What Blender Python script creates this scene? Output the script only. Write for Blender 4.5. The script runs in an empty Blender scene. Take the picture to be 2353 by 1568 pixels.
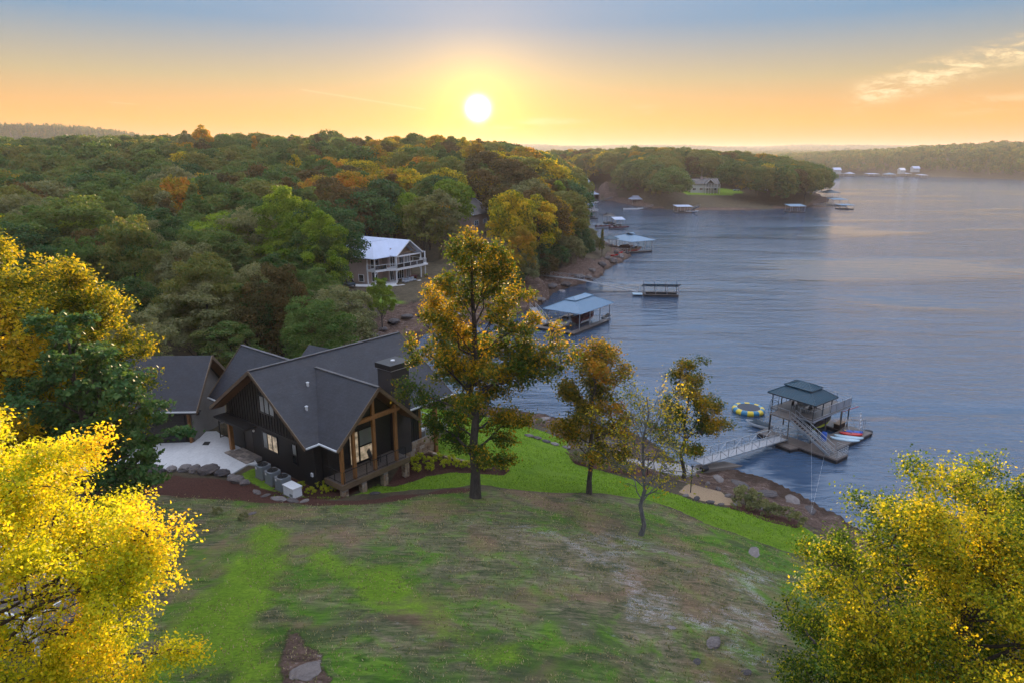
EXPOSURE = 1.8; SUN_E = 3.9; SKY_S = .10; NISH_MIX = .03; WAVE = 0.8; LD = 1.0; HAZE = .00010
GR = [(.28, .080, .004), (.285, .122, .010), (.165, .130, .068), (.048, .094, .145), (.060, .122, .210), (.35, .39, .47), (.39, .43, .51)]  # last two colours: overhead sky, raised as extra fill for the ground
import bpy, math, random
import numpy as np
C = bpy.context.scene.collection
ORD = ['first', 'second', 'third', 'fourth', 'fifth', 'sixth', 'seventh', 'eighth', 'ninth', 'tenth', 'eleventh', 'twelfth', 'thirteenth', 'fourteenth', 'fifteenth', 'sixteenth']
SC = bpy.context.scene
R = math.radians
# ---------------------------------------------------------------- camera
CAM_H, FOC, PITCH = 30.6, 1568.0, math.atan(422/1568)
cam_d = bpy.data.cameras.new('camera'); cam = bpy.data.objects.new('camera', cam_d); C.objects.link(cam)
cam.location = (0, 0, CAM_H); cam.rotation_euler = (math.pi/2-PITCH, 0, 0)
cam_d.sensor_width = 36; cam_d.lens = 24; cam_d.clip_start = 0.5; cam_d.clip_end = 30000
SC.camera = cam
# ---------------------------------------------------------------- shader helper
class S:
    """wraps a node socket so that shader maths can be written as expressions"""
    def __init__(s, nt, sock): s.nt, s.k = nt, sock
    def _m(s, op, *o):
        n = s.nt.nodes.new('ShaderNodeMath'); n.operation = op
        for i, v in enumerate((s,)+o):
            if isinstance(v, S): s.nt.links.new(v.k, n.inputs[i])
            else: n.inputs[i].default_value = v
        return S(s.nt, n.outputs[0])
    def __add__(s, o): return s._m('ADD', o)
    __radd__ = __add__
    def __mul__(s, o): return s._m('MULTIPLY', o)
    __rmul__ = __mul__
    def __sub__(s, o): return s._m('SUBTRACT', o)
    def __rsub__(s, o): return (s*-1.0)+o
    def __truediv__(s, o): return s._m('DIVIDE', o)
    def pw(s, o): return s._m('POWER', o)
    def mx(s, o): return s._m('MAXIMUM', o)
    def mn(s, o): return s._m('MINIMUM', o)
    def fn(s, op): return s._m(op)
    def step(s, a, b):   # smoothstep from a to b
        n = s.nt.nodes.new('ShaderNodeMapRange'); n.interpolation_type = 'SMOOTHSTEP'
        s.nt.links.new(s.k, n.inputs['Value'])
        inv = a > b
        n.inputs['From Min'].default_value = min(a, b); n.inputs['From Max'].default_value = max(a, b)
        n.inputs['To Min'].default_value = 1.0 if inv else 0.0; n.inputs['To Max'].default_value = 0.0 if inv else 1.0
        return S(s.nt, n.outputs[0])
class NT:
    def __init__(s, nt): s.nt = nt; nt.nodes.clear()
    def new(s, t, **kw):
        n = s.nt.nodes.new(t)
        for k, v in kw.items(): setattr(n, k, v)
        return n
    def link(s, a, b): s.nt.links.new(a.k if isinstance(a, S) else a, b)
    def set(s, sock, v):
        if isinstance(v, (S,)) or hasattr(v, 'is_output'): s.link(v, sock)
        elif isinstance(v, (tuple, list)) and len(v) == 3 and sock.type == 'RGBA': sock.default_value = (*v, 1)
        else: sock.default_value = v
    def coord(s, kind='Generated'): return s.new('ShaderNodeTexCoord').outputs[kind]
    def pos(s): return s.new('ShaderNodeNewGeometry').outputs['Position']
    def attr(s, name): return S(s.nt, s.new('ShaderNodeAttribute', attribute_name=name).outputs['Fac'])
    def mapping(s, v, sc=(1, 1, 1), rot=(0, 0, 0), loc=(0, 0, 0)):
        n = s.new('ShaderNodeMapping'); s.link(v, n.inputs[0])
        n.inputs['Scale'].default_value = sc; n.inputs['Rotation'].default_value = rot; n.inputs['Location'].default_value = loc
        return n.outputs[0]
    def noise(s, v, scale=1, detail=4, rough=.5, dist=0):
        n = s.new('ShaderNodeTexNoise'); s.link(v, n.inputs['Vector'])
        n.inputs['Scale'].default_value = scale; n.inputs['Detail'].default_value = detail
        n.inputs['Roughness'].default_value = rough; n.inputs['Distortion'].default_value = dist
        return S(s.nt, n.outputs['Fac'])
    def voro(s, v, scale=1, feature='F1'):
        n = s.new('ShaderNodeTexVoronoi', feature=feature); s.link(v, n.inputs['Vector']); n.inputs['Scale'].default_value = scale
        return n
    def mix(s, f, a, b, bt='MIX'):
        n = s.new('ShaderNodeMix', data_type='RGBA', blend_type=bt)
        s.set(n.inputs[0], f); s.set(n.inputs[6], a); s.set(n.inputs[7], b)
        return n.outputs[2]
    def ramp(s, f, stops):
        n = s.new('ShaderNodeValToRGB'); s.link(f, n.inputs[0]); e = n.color_ramp.elements
        while len(e) < len(stops): e.new(0.5)
        for i, (p, c) in enumerate(stops): e[i].position = p; e[i].color = (*c, 1)
        return n.outputs[0]
    def bump(s, h, strength=.5, dist=.05):
        n = s.new('ShaderNodeBump'); n.inputs['Strength'].default_value = strength; n.inputs['Distance'].default_value = dist
        s.link(h, n.inputs['Height']); return n.outputs[0]
    def xyz(s, v):
        n = s.new('ShaderNodeSeparateXYZ'); s.link(v, n.inputs[0])
        return [S(s.nt, o) for o in n.outputs]
# ---------------------------------------------------------------- sky and sun
SUN_EL, SUN_AZ = R(3.75), R(-2.7)          # azimuth from +Y towards +X
sun_dir = (math.sin(SUN_AZ)*math.cos(SUN_EL), math.cos(SUN_AZ)*math.cos(SUN_EL), math.sin(SUN_EL))
world = bpy.data.worlds.new('World'); SC.world = world; world.use_nodes = True
w = NT(world.node_tree)
sky = w.new('ShaderNodeTexSky', sky_type='NISHITA', sun_disc=False, sun_elevation=SUN_EL, sun_rotation=SUN_AZ,
            altitude=200, air_density=1.0, dust_density=1.2, ozone_density=3.0)
dirv = w.coord('Generated')
dx, dy, dz = w.xyz(dirv)
dot = w.new('ShaderNodeVectorMath', operation='DOT_PRODUCT'); w.link(dirv, dot.inputs[0]); dot.inputs[1].default_value = sun_dir
cosang = S(w.nt, dot.outputs['Value']).mn(1.0).mx(-1.0)
ang = cosang.fn('ARCCOSINE')*57.2958
el = dz.mx(0.0)
# low warm band, pale and bluer higher up: one smooth gradient; upper stops brightened beyond the view to light the ground
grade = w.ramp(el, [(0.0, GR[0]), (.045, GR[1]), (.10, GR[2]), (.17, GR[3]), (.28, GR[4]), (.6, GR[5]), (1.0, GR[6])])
side = cosang*0.5+0.5
tint = w.mix(side.step(.2, 1.0), (.92, .92, 1.0), (1, 1, 1))
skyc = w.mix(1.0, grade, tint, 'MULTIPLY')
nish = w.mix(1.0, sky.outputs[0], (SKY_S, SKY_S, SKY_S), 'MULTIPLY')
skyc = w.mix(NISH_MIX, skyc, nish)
# wisps of cirrus and an old contrail
u = dx/dy.mx(.05); v = dz/dy.mx(.05); front = dy.step(.3, .5)
def streak(u0, v0, u1, v1, th, w0=.02):
    a = math.atan2(v1-v0, u1-u0); L = math.hypot(u1-u0, v1-v0)
    s_ = (u-u0)*math.cos(a)+(v-v0)*math.sin(a); t_ = (v-v0)*math.cos(a)-(u-u0)*math.sin(a)
    return s_, t_, (s_.step(-w0, w0*1.2))*(s_.step(L+w0, L-w0*1.2))*(t_.fn('ABSOLUTE').step(th, th*.1))
comb = w.new('ShaderNodeCombineXYZ'); w.link(u, comb.inputs[0]); w.link(v, comb.inputs[1])
wisp = w.noise(w.mapping(comb.outputs[0], (14, 70, 1), (0, 0, R(-14))), 1.0, 7, .62, .6)
mott = w.noise(w.mapping(comb.outputs[0], (60, 150, 1), (0, 0, R(-14))), 1.0, 5, .6, .3)
c1 = streak(.47, .080, .80, .170, .030, .03)[2]*wisp.step(.36, .58)*(mott.step(.3, .6)*.7+.3)
c2 = streak(.60, .066, .90, .095, .018, .04)[2]*wisp.step(.38, .62)*.5
c3 = streak(-.06, .036, .20, .066, .012, .05)[2]*wisp.step(.40, .7)*.55
c4 = streak(-.292, .0905, -.12, .0645, .0020, .006)[2]*.5
c5 = streak(-.56, .074, -.52, .071, .0015, .01)[2]*.35
cl = ((c1+c2+c3+c4+c5)*front).mn(1.0)
skyc = w.mix(cl, skyc, w.mix(cl, (.27, .18, .08), (.32, .25, .14)))
# sun disc seen through thin haze, with its aureole
aur = (ang*ang*(-1/(.62*.62))).fn('EXPONENT')*5.0
aur2 = (ang*(-1/2.2)).fn('EXPONENT')*.42
aur3 = (ang*(-1/9.0)).fn('EXPONENT')*.085
def scaled(f, col):
    n = w.new('ShaderNodeVectorMath', operation='SCALE'); n.inputs[0].default_value = col; w.link(f, n.inputs['Scale']); return n.outputs[0]
def addv(a, b):
    n = w.new('ShaderNodeVectorMath', operation='ADD'); w.link(a, n.inputs[0]); w.link(b, n.inputs[1]); return n.outputs[0]
skyc = addv(skyc, scaled(aur, (1, .92, .55))); skyc = addv(skyc, scaled(aur2, (1, .60, .06))); skyc = addv(skyc, scaled(aur3, (1, .42, .06)))
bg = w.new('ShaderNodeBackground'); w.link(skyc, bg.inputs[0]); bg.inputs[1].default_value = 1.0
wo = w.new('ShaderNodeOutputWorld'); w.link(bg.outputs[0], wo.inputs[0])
world.cycles.sampling_method = 'MANUAL'; world.cycles.sample_map_resolution = 1024

sd_ = bpy.data.lights.new('sun', 'SUN'); sun = bpy.data.objects.new('sun', sd_); C.objects.link(sun)
sd_.energy = SUN_E; sd_.angle = R(.6); sd_.color = (1.0, .70, .40)
sun.rotation_euler = (math.pi/2-SUN_EL, 0, math.pi-SUN_AZ)
SC.view_settings.view_transform = 'Standard'; SC.view_settings.look = 'None'
SC.view_settings.exposure = EXPOSURE; SC.view_settings.gamma = 1; SC.view_settings.use_curve_mapping = False
cy = SC.cycles
cy.max_bounces = 6; cy.diffuse_bounces = 2; cy.glossy_bounces = 3; cy.transmission_bounces = 4; cy.transparent_max_bounces = 8
cy.volume_bounces = 0; cy.use_denoising = True; cy.caustics_reflective = False; cy.caustics_refractive = False
cy.sample_clamp_indirect = 4
cy.use_adaptive_sampling = True; cy.adaptive_threshold = 0.02
# ---------------------------------------------------------------- picture point -> place on the ground
def ray(x, y):
    a = (x-1176)/FOC; b = -(y-784)/FOC; c, s = math.cos(PITCH), math.sin(PITCH)
    return np.array([a, c+b*s, -s+b*c])
def at(x, y, z=0.0):
    d = ray(x, y); t = (z-CAM_H)/d[2]; return np.array([0, 0, CAM_H])+d*t
# ---------------------------------------------------------------- mesh helpers
def tag(o, label=None, cat=None, group=None, kind=None):
    if label: o['label'] = label
    if cat: o['category'] = cat
    if group: o['group'] = group
    if kind: o['kind'] = kind
    return o
def empty(name, loc, rz=0, label=None, cat=None, group=None):
    o = bpy.data.objects.new(name, None); C.objects.link(o); o.location = tuple(float(q) for q in loc); o.rotation_euler = (0, 0, rz)
    o.empty_display_size = .3
    return tag(o, label, cat, group)
def unit(v): v = np.asarray(v, float); return v/max(1e-9, np.linalg.norm(v))
class MB:
    def __init__(s): s.v = []; s.f = []
    def add(s, vs, fs):
        n = len(s.v); s.v += [tuple(float(c) for c in p) for p in vs]; s.f += [tuple(i+n for i in f) for f in fs]; return s
    def box(s, x0, x1, y0, y1, z0, z1):
        return s.add([(x0, y0, z0), (x1, y0, z0), (x1, y1, z0), (x0, y1, z0), (x0, y0, z1), (x1, y0, z1), (x1, y1, z1), (x0, y1, z1)],
                     [(0, 3, 2, 1), (4, 5, 6, 7), (0, 1, 5, 4), (1, 2, 6, 5), (2, 3, 7, 6), (3, 0, 4, 7)])
    def beam(s, p, q, w, h=None, up=(0, 0, 1)):
        h = h or w; p = np.asarray(p, float); q = np.asarray(q, float); d = unit(q-p)
        up = np.array(up, float)
        if abs(d@up) > .99: up = np.array([1., 0, 0])
        a = unit(np.cross(d, up))*w/2; b = unit(np.cross(a, d))*h/2
        vs = [p-a-b, p+a-b, p+a+b, p-a+b, q-a-b, q+a-b, q+a+b, q-a+b]
        return s.add(vs, [(0, 3, 2, 1), (4, 5, 6, 7), (0, 1, 5, 4), (1, 2, 6, 5), (2, 3, 7, 6), (3, 0, 4, 7)][::1])
    def tube(s, p, q, r0, r1=None, n=8, cap=True):
        r1 = r0 if r1 is None else r1
        p = np.asarray(p, float); q = np.asarray(q, float); d = unit(q-p)
        up = np.array([0, 0, 1.]) if abs(d[2]) < .95 else np.array([1., 0, 0])
        a = unit(np.cross(d, up)); b = np.cross(a, d); vs = []
        for c, r in ((p, r0), (q, r1)):
            for i in range(n):
                t = 2*math.pi*i/n; vs.append(c+a*math.cos(t)*r+b*math.sin(t)*r)
        fs = [(i, i+n, (i+1) % n+n, (i+1) % n) for i in range(n)]
        if cap: fs += [tuple(range(n)), tuple(range(2*n-1, n-1, -1))]
        return s.add(vs, fs)
    def path(s, pts, r, n=6):
        for a, b in zip(pts[:-1], pts[1:]): s.tube(a, b, r, r, n)
        return s
    def slab(s, pts, t, d=(0, 0, -1)):     # 3D polygon thickened by t along d
        n = len(pts); top = [np.asarray(p, float) for p in pts]; bot = [p+np.array(d)*t for p in top]
        fs = [tuple(range(n)), tuple(range(2*n-1, n-1, -1))]+[(i, i+n, (i+1) % n+n, (i+1) % n) for i in range(n)]
        return s.add(top+bot, fs)
    def lathe(s, prof, n=12, c=(0, 0, 0)):
        vs = []; m = len(prof)
        for r, z in prof:
            for i in range(n): t = 2*math.pi*i/n; vs.append((c[0]+r*math.cos(t), c[1]+r*math.sin(t), c[2]+z))
        fs = [(j*n+i, j*n+(i+1) % n, (j+1)*n+(i+1) % n, (j+1)*n+i) for j in range(m-1) for i in range(n)]
        fs += [tuple(range(n-1, -1, -1)), tuple((m-1)*n+i for i in range(n))]
        return s.add(vs, fs)
    def mesh(s, name, mat):
        me = bpy.data.meshes.new(name); me.from_pydata(s.v, [], s.f)
        import bmesh
        bm = bmesh.new(); bm.from_mesh(me); bmesh.ops.recalc_face_normals(bm, faces=bm.faces); bm.to_mesh(me); bm.free()
        if mat: me.materials.append(mat)
        return me
    def build(s, name, mat, parent=None, kind=None, label=None, bevel=0, smooth=False):
        me = s.mesh(name, mat); o = bpy.data.objects.new(name, me); C.objects.link(o)
        if parent: o.parent = parent
        if kind: o['kind'] = kind
        if label: o['label'] = label
        if bevel:
            b = o.modifiers.new('bevel', 'BEVEL'); b.width = bevel; b.segments = 2; b.limit_method = 'ANGLE'
        if smooth: me.shade_smooth()
        return o
def put(name, me, parent=None, loc=(0, 0, 0), rz=0, sc=1):
    o = bpy.data.objects.new(name, me); C.objects.link(o); o.location = tuple(loc); o.rotation_euler = (0, 0, rz)
    o.scale = (sc,)*3 if not isinstance(sc, (tuple, list)) else sc
    if parent: o.parent = parent
    return o
def npmesh(name, v, f, mat, attrs=None, smooth=False):
    """v (n,3), f (m,k) arrays -> mesh"""
    me = bpy.data.meshes.new(name); k = f.shape[1]
    me.vertices.add(len(v)); me.vertices.foreach_set('co', v.astype(np.float32).ravel())
    me.loops.add(f.size); me.loops.foreach_set('vertex_index', f.astype(np.int32).ravel())
    me.polygons.add(len(f)); me.polygons.foreach_set('loop_start', np.arange(0, f.size, k, dtype=np.int32))
    if smooth: me.polygons.foreach_set('use_smooth', np.ones(len(f), bool))
    for an, av in (attrs or {}).items():
        a = me.attributes.new(an, 'FLOAT', 'POINT'); a.data.foreach_set('value', av.astype(np.float32))
    me.update(calc_edges=True)
    if mat: me.materials.append(mat)
    return me
# ---------------------------------------------------------------- materials
def mat(name): m = bpy.data.materials.new(name); m.use_nodes = True; return m, NT(m.node_tree)
def finish(m, n, col, rough=.6, bump=None, metal=0, **kw):
    p = n.new('ShaderNodeBsdfPrincipled'); n.set(p.inputs['Base Color'], col); n.set(p.inputs['Roughness'], rough)
    p.inputs['Metallic'].default_value = metal
    for k, v in kw.items(): n.set(p.inputs[k.replace('_', ' ')], v)
    if bump is not None: n.link(bump, p.inputs['Normal'])
    o = n.new('ShaderNodeOutputMaterial'); n.link(p.outputs[0], o.inputs[0]); return m
def simple(name, col, rough=.6, var=.25, scale=3, bump=.15, metal=0, stretch=(1, 1, 1), **kw):
    m, n = mat(name); c = n.coord('Object'); mp = n.mapping(c, stretch)
    a = n.noise(mp, scale, 5, .6); b = n.noise(mp, scale*9, 3, .6)
    f = (a*.65+b*.35)
    lo = tuple(x*(1-var) for x in col); hi = tuple(min(1, x*(1+var)) for x in col)
    return finish(m, n, n.ramp(f, [(.3, lo), (.7, hi)]), rough, n.bump(b+a, bump, .02), metal, **kw)
M = {}
M['shingle'] = None
def shingle(name, col, course=.18):
    m, n = mat(name); c = n.coord('Object'); x, y, z = n.xyz(c)
    g = n.noise(c, 45, 2, .7); a = n.noise(c, 1.2, 4, .6); b = n.noise(n.mapping(c, (5, 5, 9)), 1, 1, .5)
    row = (z/course).fn('FRACT')
    f = (a*.4+b*.35+g*.25)
    colr = n.ramp(f, [(.33, tuple(q*.55 for q in col)), (.5, col), (.68, tuple(q*1.7 for q in col))])
    return finish(m, n, colr, .62, n.bump(row*.8+g*.5+b*.3, .55, .02))
M['roof_dark'] = shingle('charcoal_shingles', (.020, .022, .030))
M['roof_grey'] = shingle('grey_shingles', (.09, .085, .085))
M['siding_black'] = simple('black_painted_siding', (.0125, .013, .014), .55, .35, 1.2, .1)
M['batten'] = simple('black_batten', (.018, .018, .019), .5, .2, 2)
M['stucco'] = simple('taupe_render', (.20, .185, .17), .85, .12, 2, .3)
def wood(name, col, st=(8, 8, 1)):
    m, n = mat(name); c = n.coord('Object')
    a = n.noise(n.mapping(c, st), 2.2, 6, .6, .4); b = n.noise(c, .8, 2, .5)
    return finish(m, n, n.ramp(a*.7+b*.3, [(.3, tuple(q*.45 for q in col)), (.5, col), (.72, tuple(min(1, q*1.5) for q in col))]), .5, n.bump(a, .3, .01))
M['cedar'] = wood('stained_cedar', (.26, .115, .035))
M['cedar_soffit'] = wood('cedar_soffit', (.17, .075, .028), (1, 6, 6))
M['decking'] = wood('grey_brown_decking', (.13, .105, .09), (1, 7, 7))
M['deck_fascia'] = wood('brown_fascia', (.15, .10, .06), (1, 6, 6))
M['gutter'] = simple('white_metal_edge', (.62, .64, .66), .35, .05, 2, .02)
M['white_paint'] = simple('white_paint', (.74, .74, .74), .5, .08, 3, .05)
M['black_metal'] = simple('black_metal', (.012, .012, .013), .4, .1, 3, .02)
M['galv'] = simple('galvanised_steel', (.42, .44, .46), .35, .12, 6, .05, metal=.7)
M['dock_post'] = simple('dark_steel', (.05, .055, .06), .45, .2, 5, .05, metal=.4)
M['concrete'] = None
def concrete(name, col):
    m, n = mat(name); c = n.pos()
    a = n.noise(c, .35, 6, .6, .8); b = n.noise(c, 6, 5, .65); d = n.noise(c, 40, 2, .5)
    st = n.noise(n.mapping(c, (1, .3, 1), (0, 0, .5)), .7, 5, .6, 1.2).step(.5, .72)
    colr = n.ramp(a*.5+b*.5, [(.3, tuple(q*.72 for q in col)), (.6, col), (.8, tuple(q*1.12 for q in col))])
    colr = n.mix(st*.35, colr, tuple(q*.6 for q in col))
    return finish(m, n, colr, .8, n.bump(b*.6+d*.5, .25, .01))
M['concrete'] = concrete('pale_concrete', (.70, .69, .68))
M['concrete_dark'] = concrete('weathered_concrete', (.20, .17, .145))
def stone(name, cols, scale=1.6, rough=.8):
    m, n = mat(name); c = n.coord('Object'); oi = n.new('ShaderNodeObjectInfo')
    a = n.noise(c, scale, 7, .65, .5); b = n.noise(c, scale*8, 4, .6)
    r = S(n.nt, oi.outputs['Random'])
    f = (a*.5+b*.2+r*.3)
    return finish(m, n, n.ramp(f, [(.3, cols[0]), (.46, cols[1]), (.6, cols[2]), (.75, cols[3])]), rough, n.bump(a+b*.6, .8, .06))
M['boulder'] = stone('fieldstone', [(.04, .036, .04), (.11, .09, .085), (.2, .17, .155), (.36, .34, .36)])
M['flagstone'] = stone('flagstone', [(.12, .10, .085), (.22, .18, .15), (.33, .27, .22), (.40, .36, .33)], 3)
M['wall_stone'] = stone('wall_stone', [(.14, .08, .05), (.30, .20, .12), (.38, .29, .20), (.42, .38, .34)], 2.5)
M['grey_render'] = simple('pale_grey_siding', (.46, .47, .44), .7, .1, 2, .1)
M['mortar'] = simple('mortar', (.22, .2, .18), .9, .15, 8, .3)
M['glass_dark'] = simple('window_glass', (.02, .024, .028), .04, .2, .5, 0, Specular_IOR_Level=.8)
M['glass_pale'] = simple('window_with_blind', (.26, .27, .26), .08, .15, 1.5, 0, Specular_IOR_Level=.7)
def glow(name, col, e):
    m, n = mat(name); c = n.coord('Object'); a = n.noise(c, 2.5, 2, .5)
    colr = n.ramp(a, [(.35, tuple(q*.35 for q in col)), (.6, col)])
    return finish(m, n, colr, .08, None, 0, Emission_Color=colr, Emission_Strength=e)
M['glass_lit'] = glow('lit_window', (.62, .48, .32), .14)
M['roof_metal_blue'] = simple('blue_grey_metal_roof', (.16, .26, .36), .45, .1, 1.5, .03)
M['roof_metal_navy'] = simple('dark_teal_metal_roof', (.016, .062, .095), .42, .15, 1.5, .03)
M['roof_metal_pale'] = simple('pale_metal_roof', (.46, .52, .66), .45, .08, .8, .03)
M['brick_pale'] = simple('pale_brick', (.36, .27, .23), .8, .2, 2.5, .3, stretch=(1, 1, 5))
M['trim_tan'] = simple('tan_timber', (.30, .2, .12), .6, .2, 3)
M['yellow'] = simple('yellow_vinyl', (.72, .52, .03), .4, .08, 3, .03)
M['teal'] = simple('blue_vinyl', (.035, .20, .34), .4, .08, 3, .03)
M['lime'] = simple('lime_gelcoat', (.55, .62, .02), .25, .05, 2, .02)
M['red'] = simple('red_plastic', (.55, .02, .015), .3, .05, 2, .02)
M['blue'] = simple('blue_plastic', (.02, .10, .45), .35, .08, 2, .02)
M['sky_blue'] = simple('pale_blue_board', (.45, .60, .68), .35, .06, 2, .02)
M['orange'] = simple('orange_plastic', (.75, .2, .02), .4, .05, 3, .02)
M['maroon'] = simple('maroon_canvas', (.10, .018, .025), .7, .15, 3, .1)
M['navy_cover'] = simple('grey_blue_cover', (.03, .055, .075), .6, .2, 3, .15)
M['rubber'] = simple('black_rubber', (.015, .015, .017), .7, .2, 3, .1)
M['mesh_grey'] = simple('trampoline_mesh', (.09, .095, .11), .9, .1, 8, .05, Specular_IOR_Level=.1)
M['cushion'] = simple('grey_cushion', (.25, .27, .3), .8, .1, 5, .1)
M['ac_metal'] = simple('grey_louvred_metal', (.20, .215, .225), .5, .12, 5, .1, stretch=(1, 1, 14))
M['bark'] = None
def bark(name, a_, b_):
    m, n = mat(name); c = n.coord('Object')
    a = n.noise(n.mapping(c, (5, 5, .9)), 2.4, 7, .7, .5); b = n.noise(c, 1.1, 3, .5)
    return finish(m, n, n.ramp(a*.7+b*.3, [(.35, a_), (.65, b_)]), .9, n.bump(a, .9, .05))
M['bark'] = bark('oak_bark', (.02, .016, .013), (.10, .08, .065))
M['bark_grey'] = bark('grey_bark', (.05, .05, .05), (.19, .185, .18))
def leaf(name, cols, transl=.5, objvar=.35, spec=.12):
    """leaf blade: colour from a per-leaf and a per-tree value; light passes through the blade"""
    m, n = mat(name); t = n.attr('tint'); r = S(n.nt, n.new('ShaderNodeObjectInfo').outputs['Random'])
    f = t*(1-objvar)+r*objvar
    k = len(cols); colr = n.ramp(f, [(.12+.76*i/(k-1), c) for i, c in enumerate(cols)])
    d = n.new('ShaderNodeBsdfPrincipled'); n.link(colr, d.inputs['Base Color']); d.inputs['Roughness'].default_value = .55
    d.inputs['Specular IOR Level'].default_value = spec
    tr = n.new('ShaderNodeBsdfTranslucent'); bright = n.mix(1.0, colr, (1.5, 1.35, .8), 'MULTIPLY'); n.link(bright, tr.inputs[0])
    mx = n.new('ShaderNodeMixShader'); mx.inputs[0].default_value = transl
    n.link(d.outputs[0], mx.inputs[1]); n.link(tr.outputs[0], mx.inputs[2])
    o = n.new('ShaderNodeOutputMaterial'); n.link(mx.outputs[0], o.inputs[0]); return m
L = {}
L['forest'] = leaf('forest_leaves', [(0.047, 0.097, 0.031), (0.078, 0.152, 0.037), (0.133, 0.196, 0.047), (0.203, 0.187, 0.047), (0.102, 0.172, 0.050)], .4, .7)
L['deep'] = leaf('deep_green_leaves', [(0.030, 0.083, 0.033), (0.056, 0.128, 0.041), (0.105, 0.179, 0.048)], .35, .3)
L['lime'] = leaf('lime_green_leaves', [(0.094, 0.169, 0.015), (0.165, 0.254, 0.022), (0.286, 0.375, 0.035)], .45, .1)
L['olive'] = leaf('olive_leaves', [(0.122, 0.143, 0.064), (0.200, 0.215, 0.094), (0.286, 0.272, 0.129)], .4, .2)
L['goldgreen'] = leaf('green_gold_leaves', [(.035, .08, .01), (0.050, 0.116, 0.012), (0.150, 0.221, 0.016), (0.360, 0.378, 0.018), (0.620, 0.504, 0.024)], .5, .05)
L['amber'] = leaf('amber_leaves', [(.12, .14, .02), (.27, .22, .022), (.48, .30, .03), (.46, .18, .025)], .5, .2)
L['yellow'] = leaf('yellow_leaves', [(.30, .36, .012), (.52, .54, .02), (.72, .66, .03), (.80, .52, .02)], .5, .05)
L['gold'] = leaf('golden_leaves', [(.07, .12, .015), (.26, .26, .018), (.55, .43, .02), (.66, .44, .03)], .5, .05)
L['rust'] = leaf('rusty_leaves', [(.07, .095, .02), (.17, .16, .022), (.38, .26, .02), (.46, .19, .02)], .5, .05)
L['mixed'] = leaf('turning_leaves', [(.04, .08, .018), (.06, .11, .02), (.10, .15, .02), (.17, .15, .018), (.48, .30, .015)], .5, .05)
L['shrub'] = leaf('shrub_leaves', [(.18, .25, .02), (.34, .40, .03), (.50, .50, .04)], .45, .1)
L['bronze'] = leaf('bronze_leaves', [(0.055, 0.061, 0.022), (0.099, 0.083, 0.028), (0.165, 0.099, 0.033)], .4, .3)
# ---------------------------------------------------------------- noise on arrays
def vhash(ix, iy, seed=0):
    h = (ix.astype(np.int64)*374761393+iy.astype(np.int64)*668265263+seed*1274126177) & 0xffffffff
    h = ((h ^ (h >> 13))*1274126177) & 0xffffffff
    return ((h ^ (h >> 16)) & 0xffff)/65535.0
def vnoise(x, y, seed=0):
    ix = np.floor(x); iy = np.floor(y); fx = x-ix; fy = y-iy; fx = fx*fx*(3-2*fx); fy = fy*fy*(3-2*fy)
    a = vhash(ix, iy, seed); b = vhash(ix+1, iy, seed); c = vhash(ix, iy+1, seed); d = vhash(ix+1, iy+1, seed)
    return (a*(1-fx)+b*fx)*(1-fy)+(c*(1-fx)+d*fx)*fy
def fbm(x, y, s, o=4, seed=0, g=.5):
    t = 0; a = 1; n = 0
    for i in range(o): t = t+a*vnoise(x*s, y*s, seed+i*7); n += a; a *= g; s *= 2.03
    return t/n
# ---------------------------------------------------------------- shoreline and height of the land
def P0(l): return [tuple(at(x, y, 0)[:2]) for x, y in l]
main_shore = [(70, -160), (46, -20), (41, 20), (38, 34)]+P0([(2352, 1400), (2050, 1262), (1960, 1205), (1900, 1168), (1830, 1128), (1750, 1092), (1690, 1080), (1640, 1082), (1590, 1078),
    (1565, 1062), (1530, 1040), (1490, 1010), (1430, 988), (1380, 978), (1300, 962), (1245, 950), (1200, 943), (1120, 930), (1060, 915), (1010, 890), (985, 860), (962, 820), (955, 790), (975, 768),
    (1040, 757), (1120, 742), (1200, 722), (1240, 700), (1262, 682), (1290, 664), (1335, 652), (1380, 634), (1388, 622), (1420, 606), (1452, 588), (1440, 574), (1405, 562), (1372, 545), (1350, 520), (1338, 500),
    (1322, 486), (1300, 474), (1282, 464), (1275, 456), (1300, 452), (1345, 455), (1400, 462), (1440, 470), (1500, 480), (1560, 484), (1640, 485), (1720, 484), (1800, 481), (1850, 478), (1880, 471),
    (1905, 464), (1908, 459), (1890, 452), (1880, 440), (1840, 428), (1760, 419), (1640, 413), (1540, 408)])+[(60, 1020), (-260, 1250), (-300, 1700), (-700, 2300), (-3500, 2600), (-3500, -160)]
far_shore = P0([(1640, 401), (1760, 401), (1870, 402), (1960, 403), (2100, 405), (2220, 409), (2352, 414), (2500, 424)])+[(1200, 600), (2600, 300), (9000, 300), (9000, 9000), (-3000, 9000), (-600, 3000), (-100, 1900)]
def poly_sd(px, py, poly):
    """signed distance, positive inside"""
    P = np.array(poly); Q = np.roll(P, -1, 0); d2 = np.full(px.shape, 1e18); ins = np.zeros(px.shape, bool)
    for (x0, y0), (x1, y1) in zip(P, Q):
        ex, ey = x1-x0, y1-y0; t = np.clip(((px-x0)*ex+(py-y0)*ey)/(ex*ex+ey*ey+1e-12), 0, 1)
        d2 = np.minimum(d2, (px-x0-t*ex)**2+(py-y0-t*ey)**2)
        c = ((y0 > py) != (y1 > py)); 
        if abs(ey) > 1e-12: ins ^= c & (px < ex*(py-y0)/ey+x0)
    return np.where(ins, 1, -1)*np.sqrt(d2)
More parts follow.
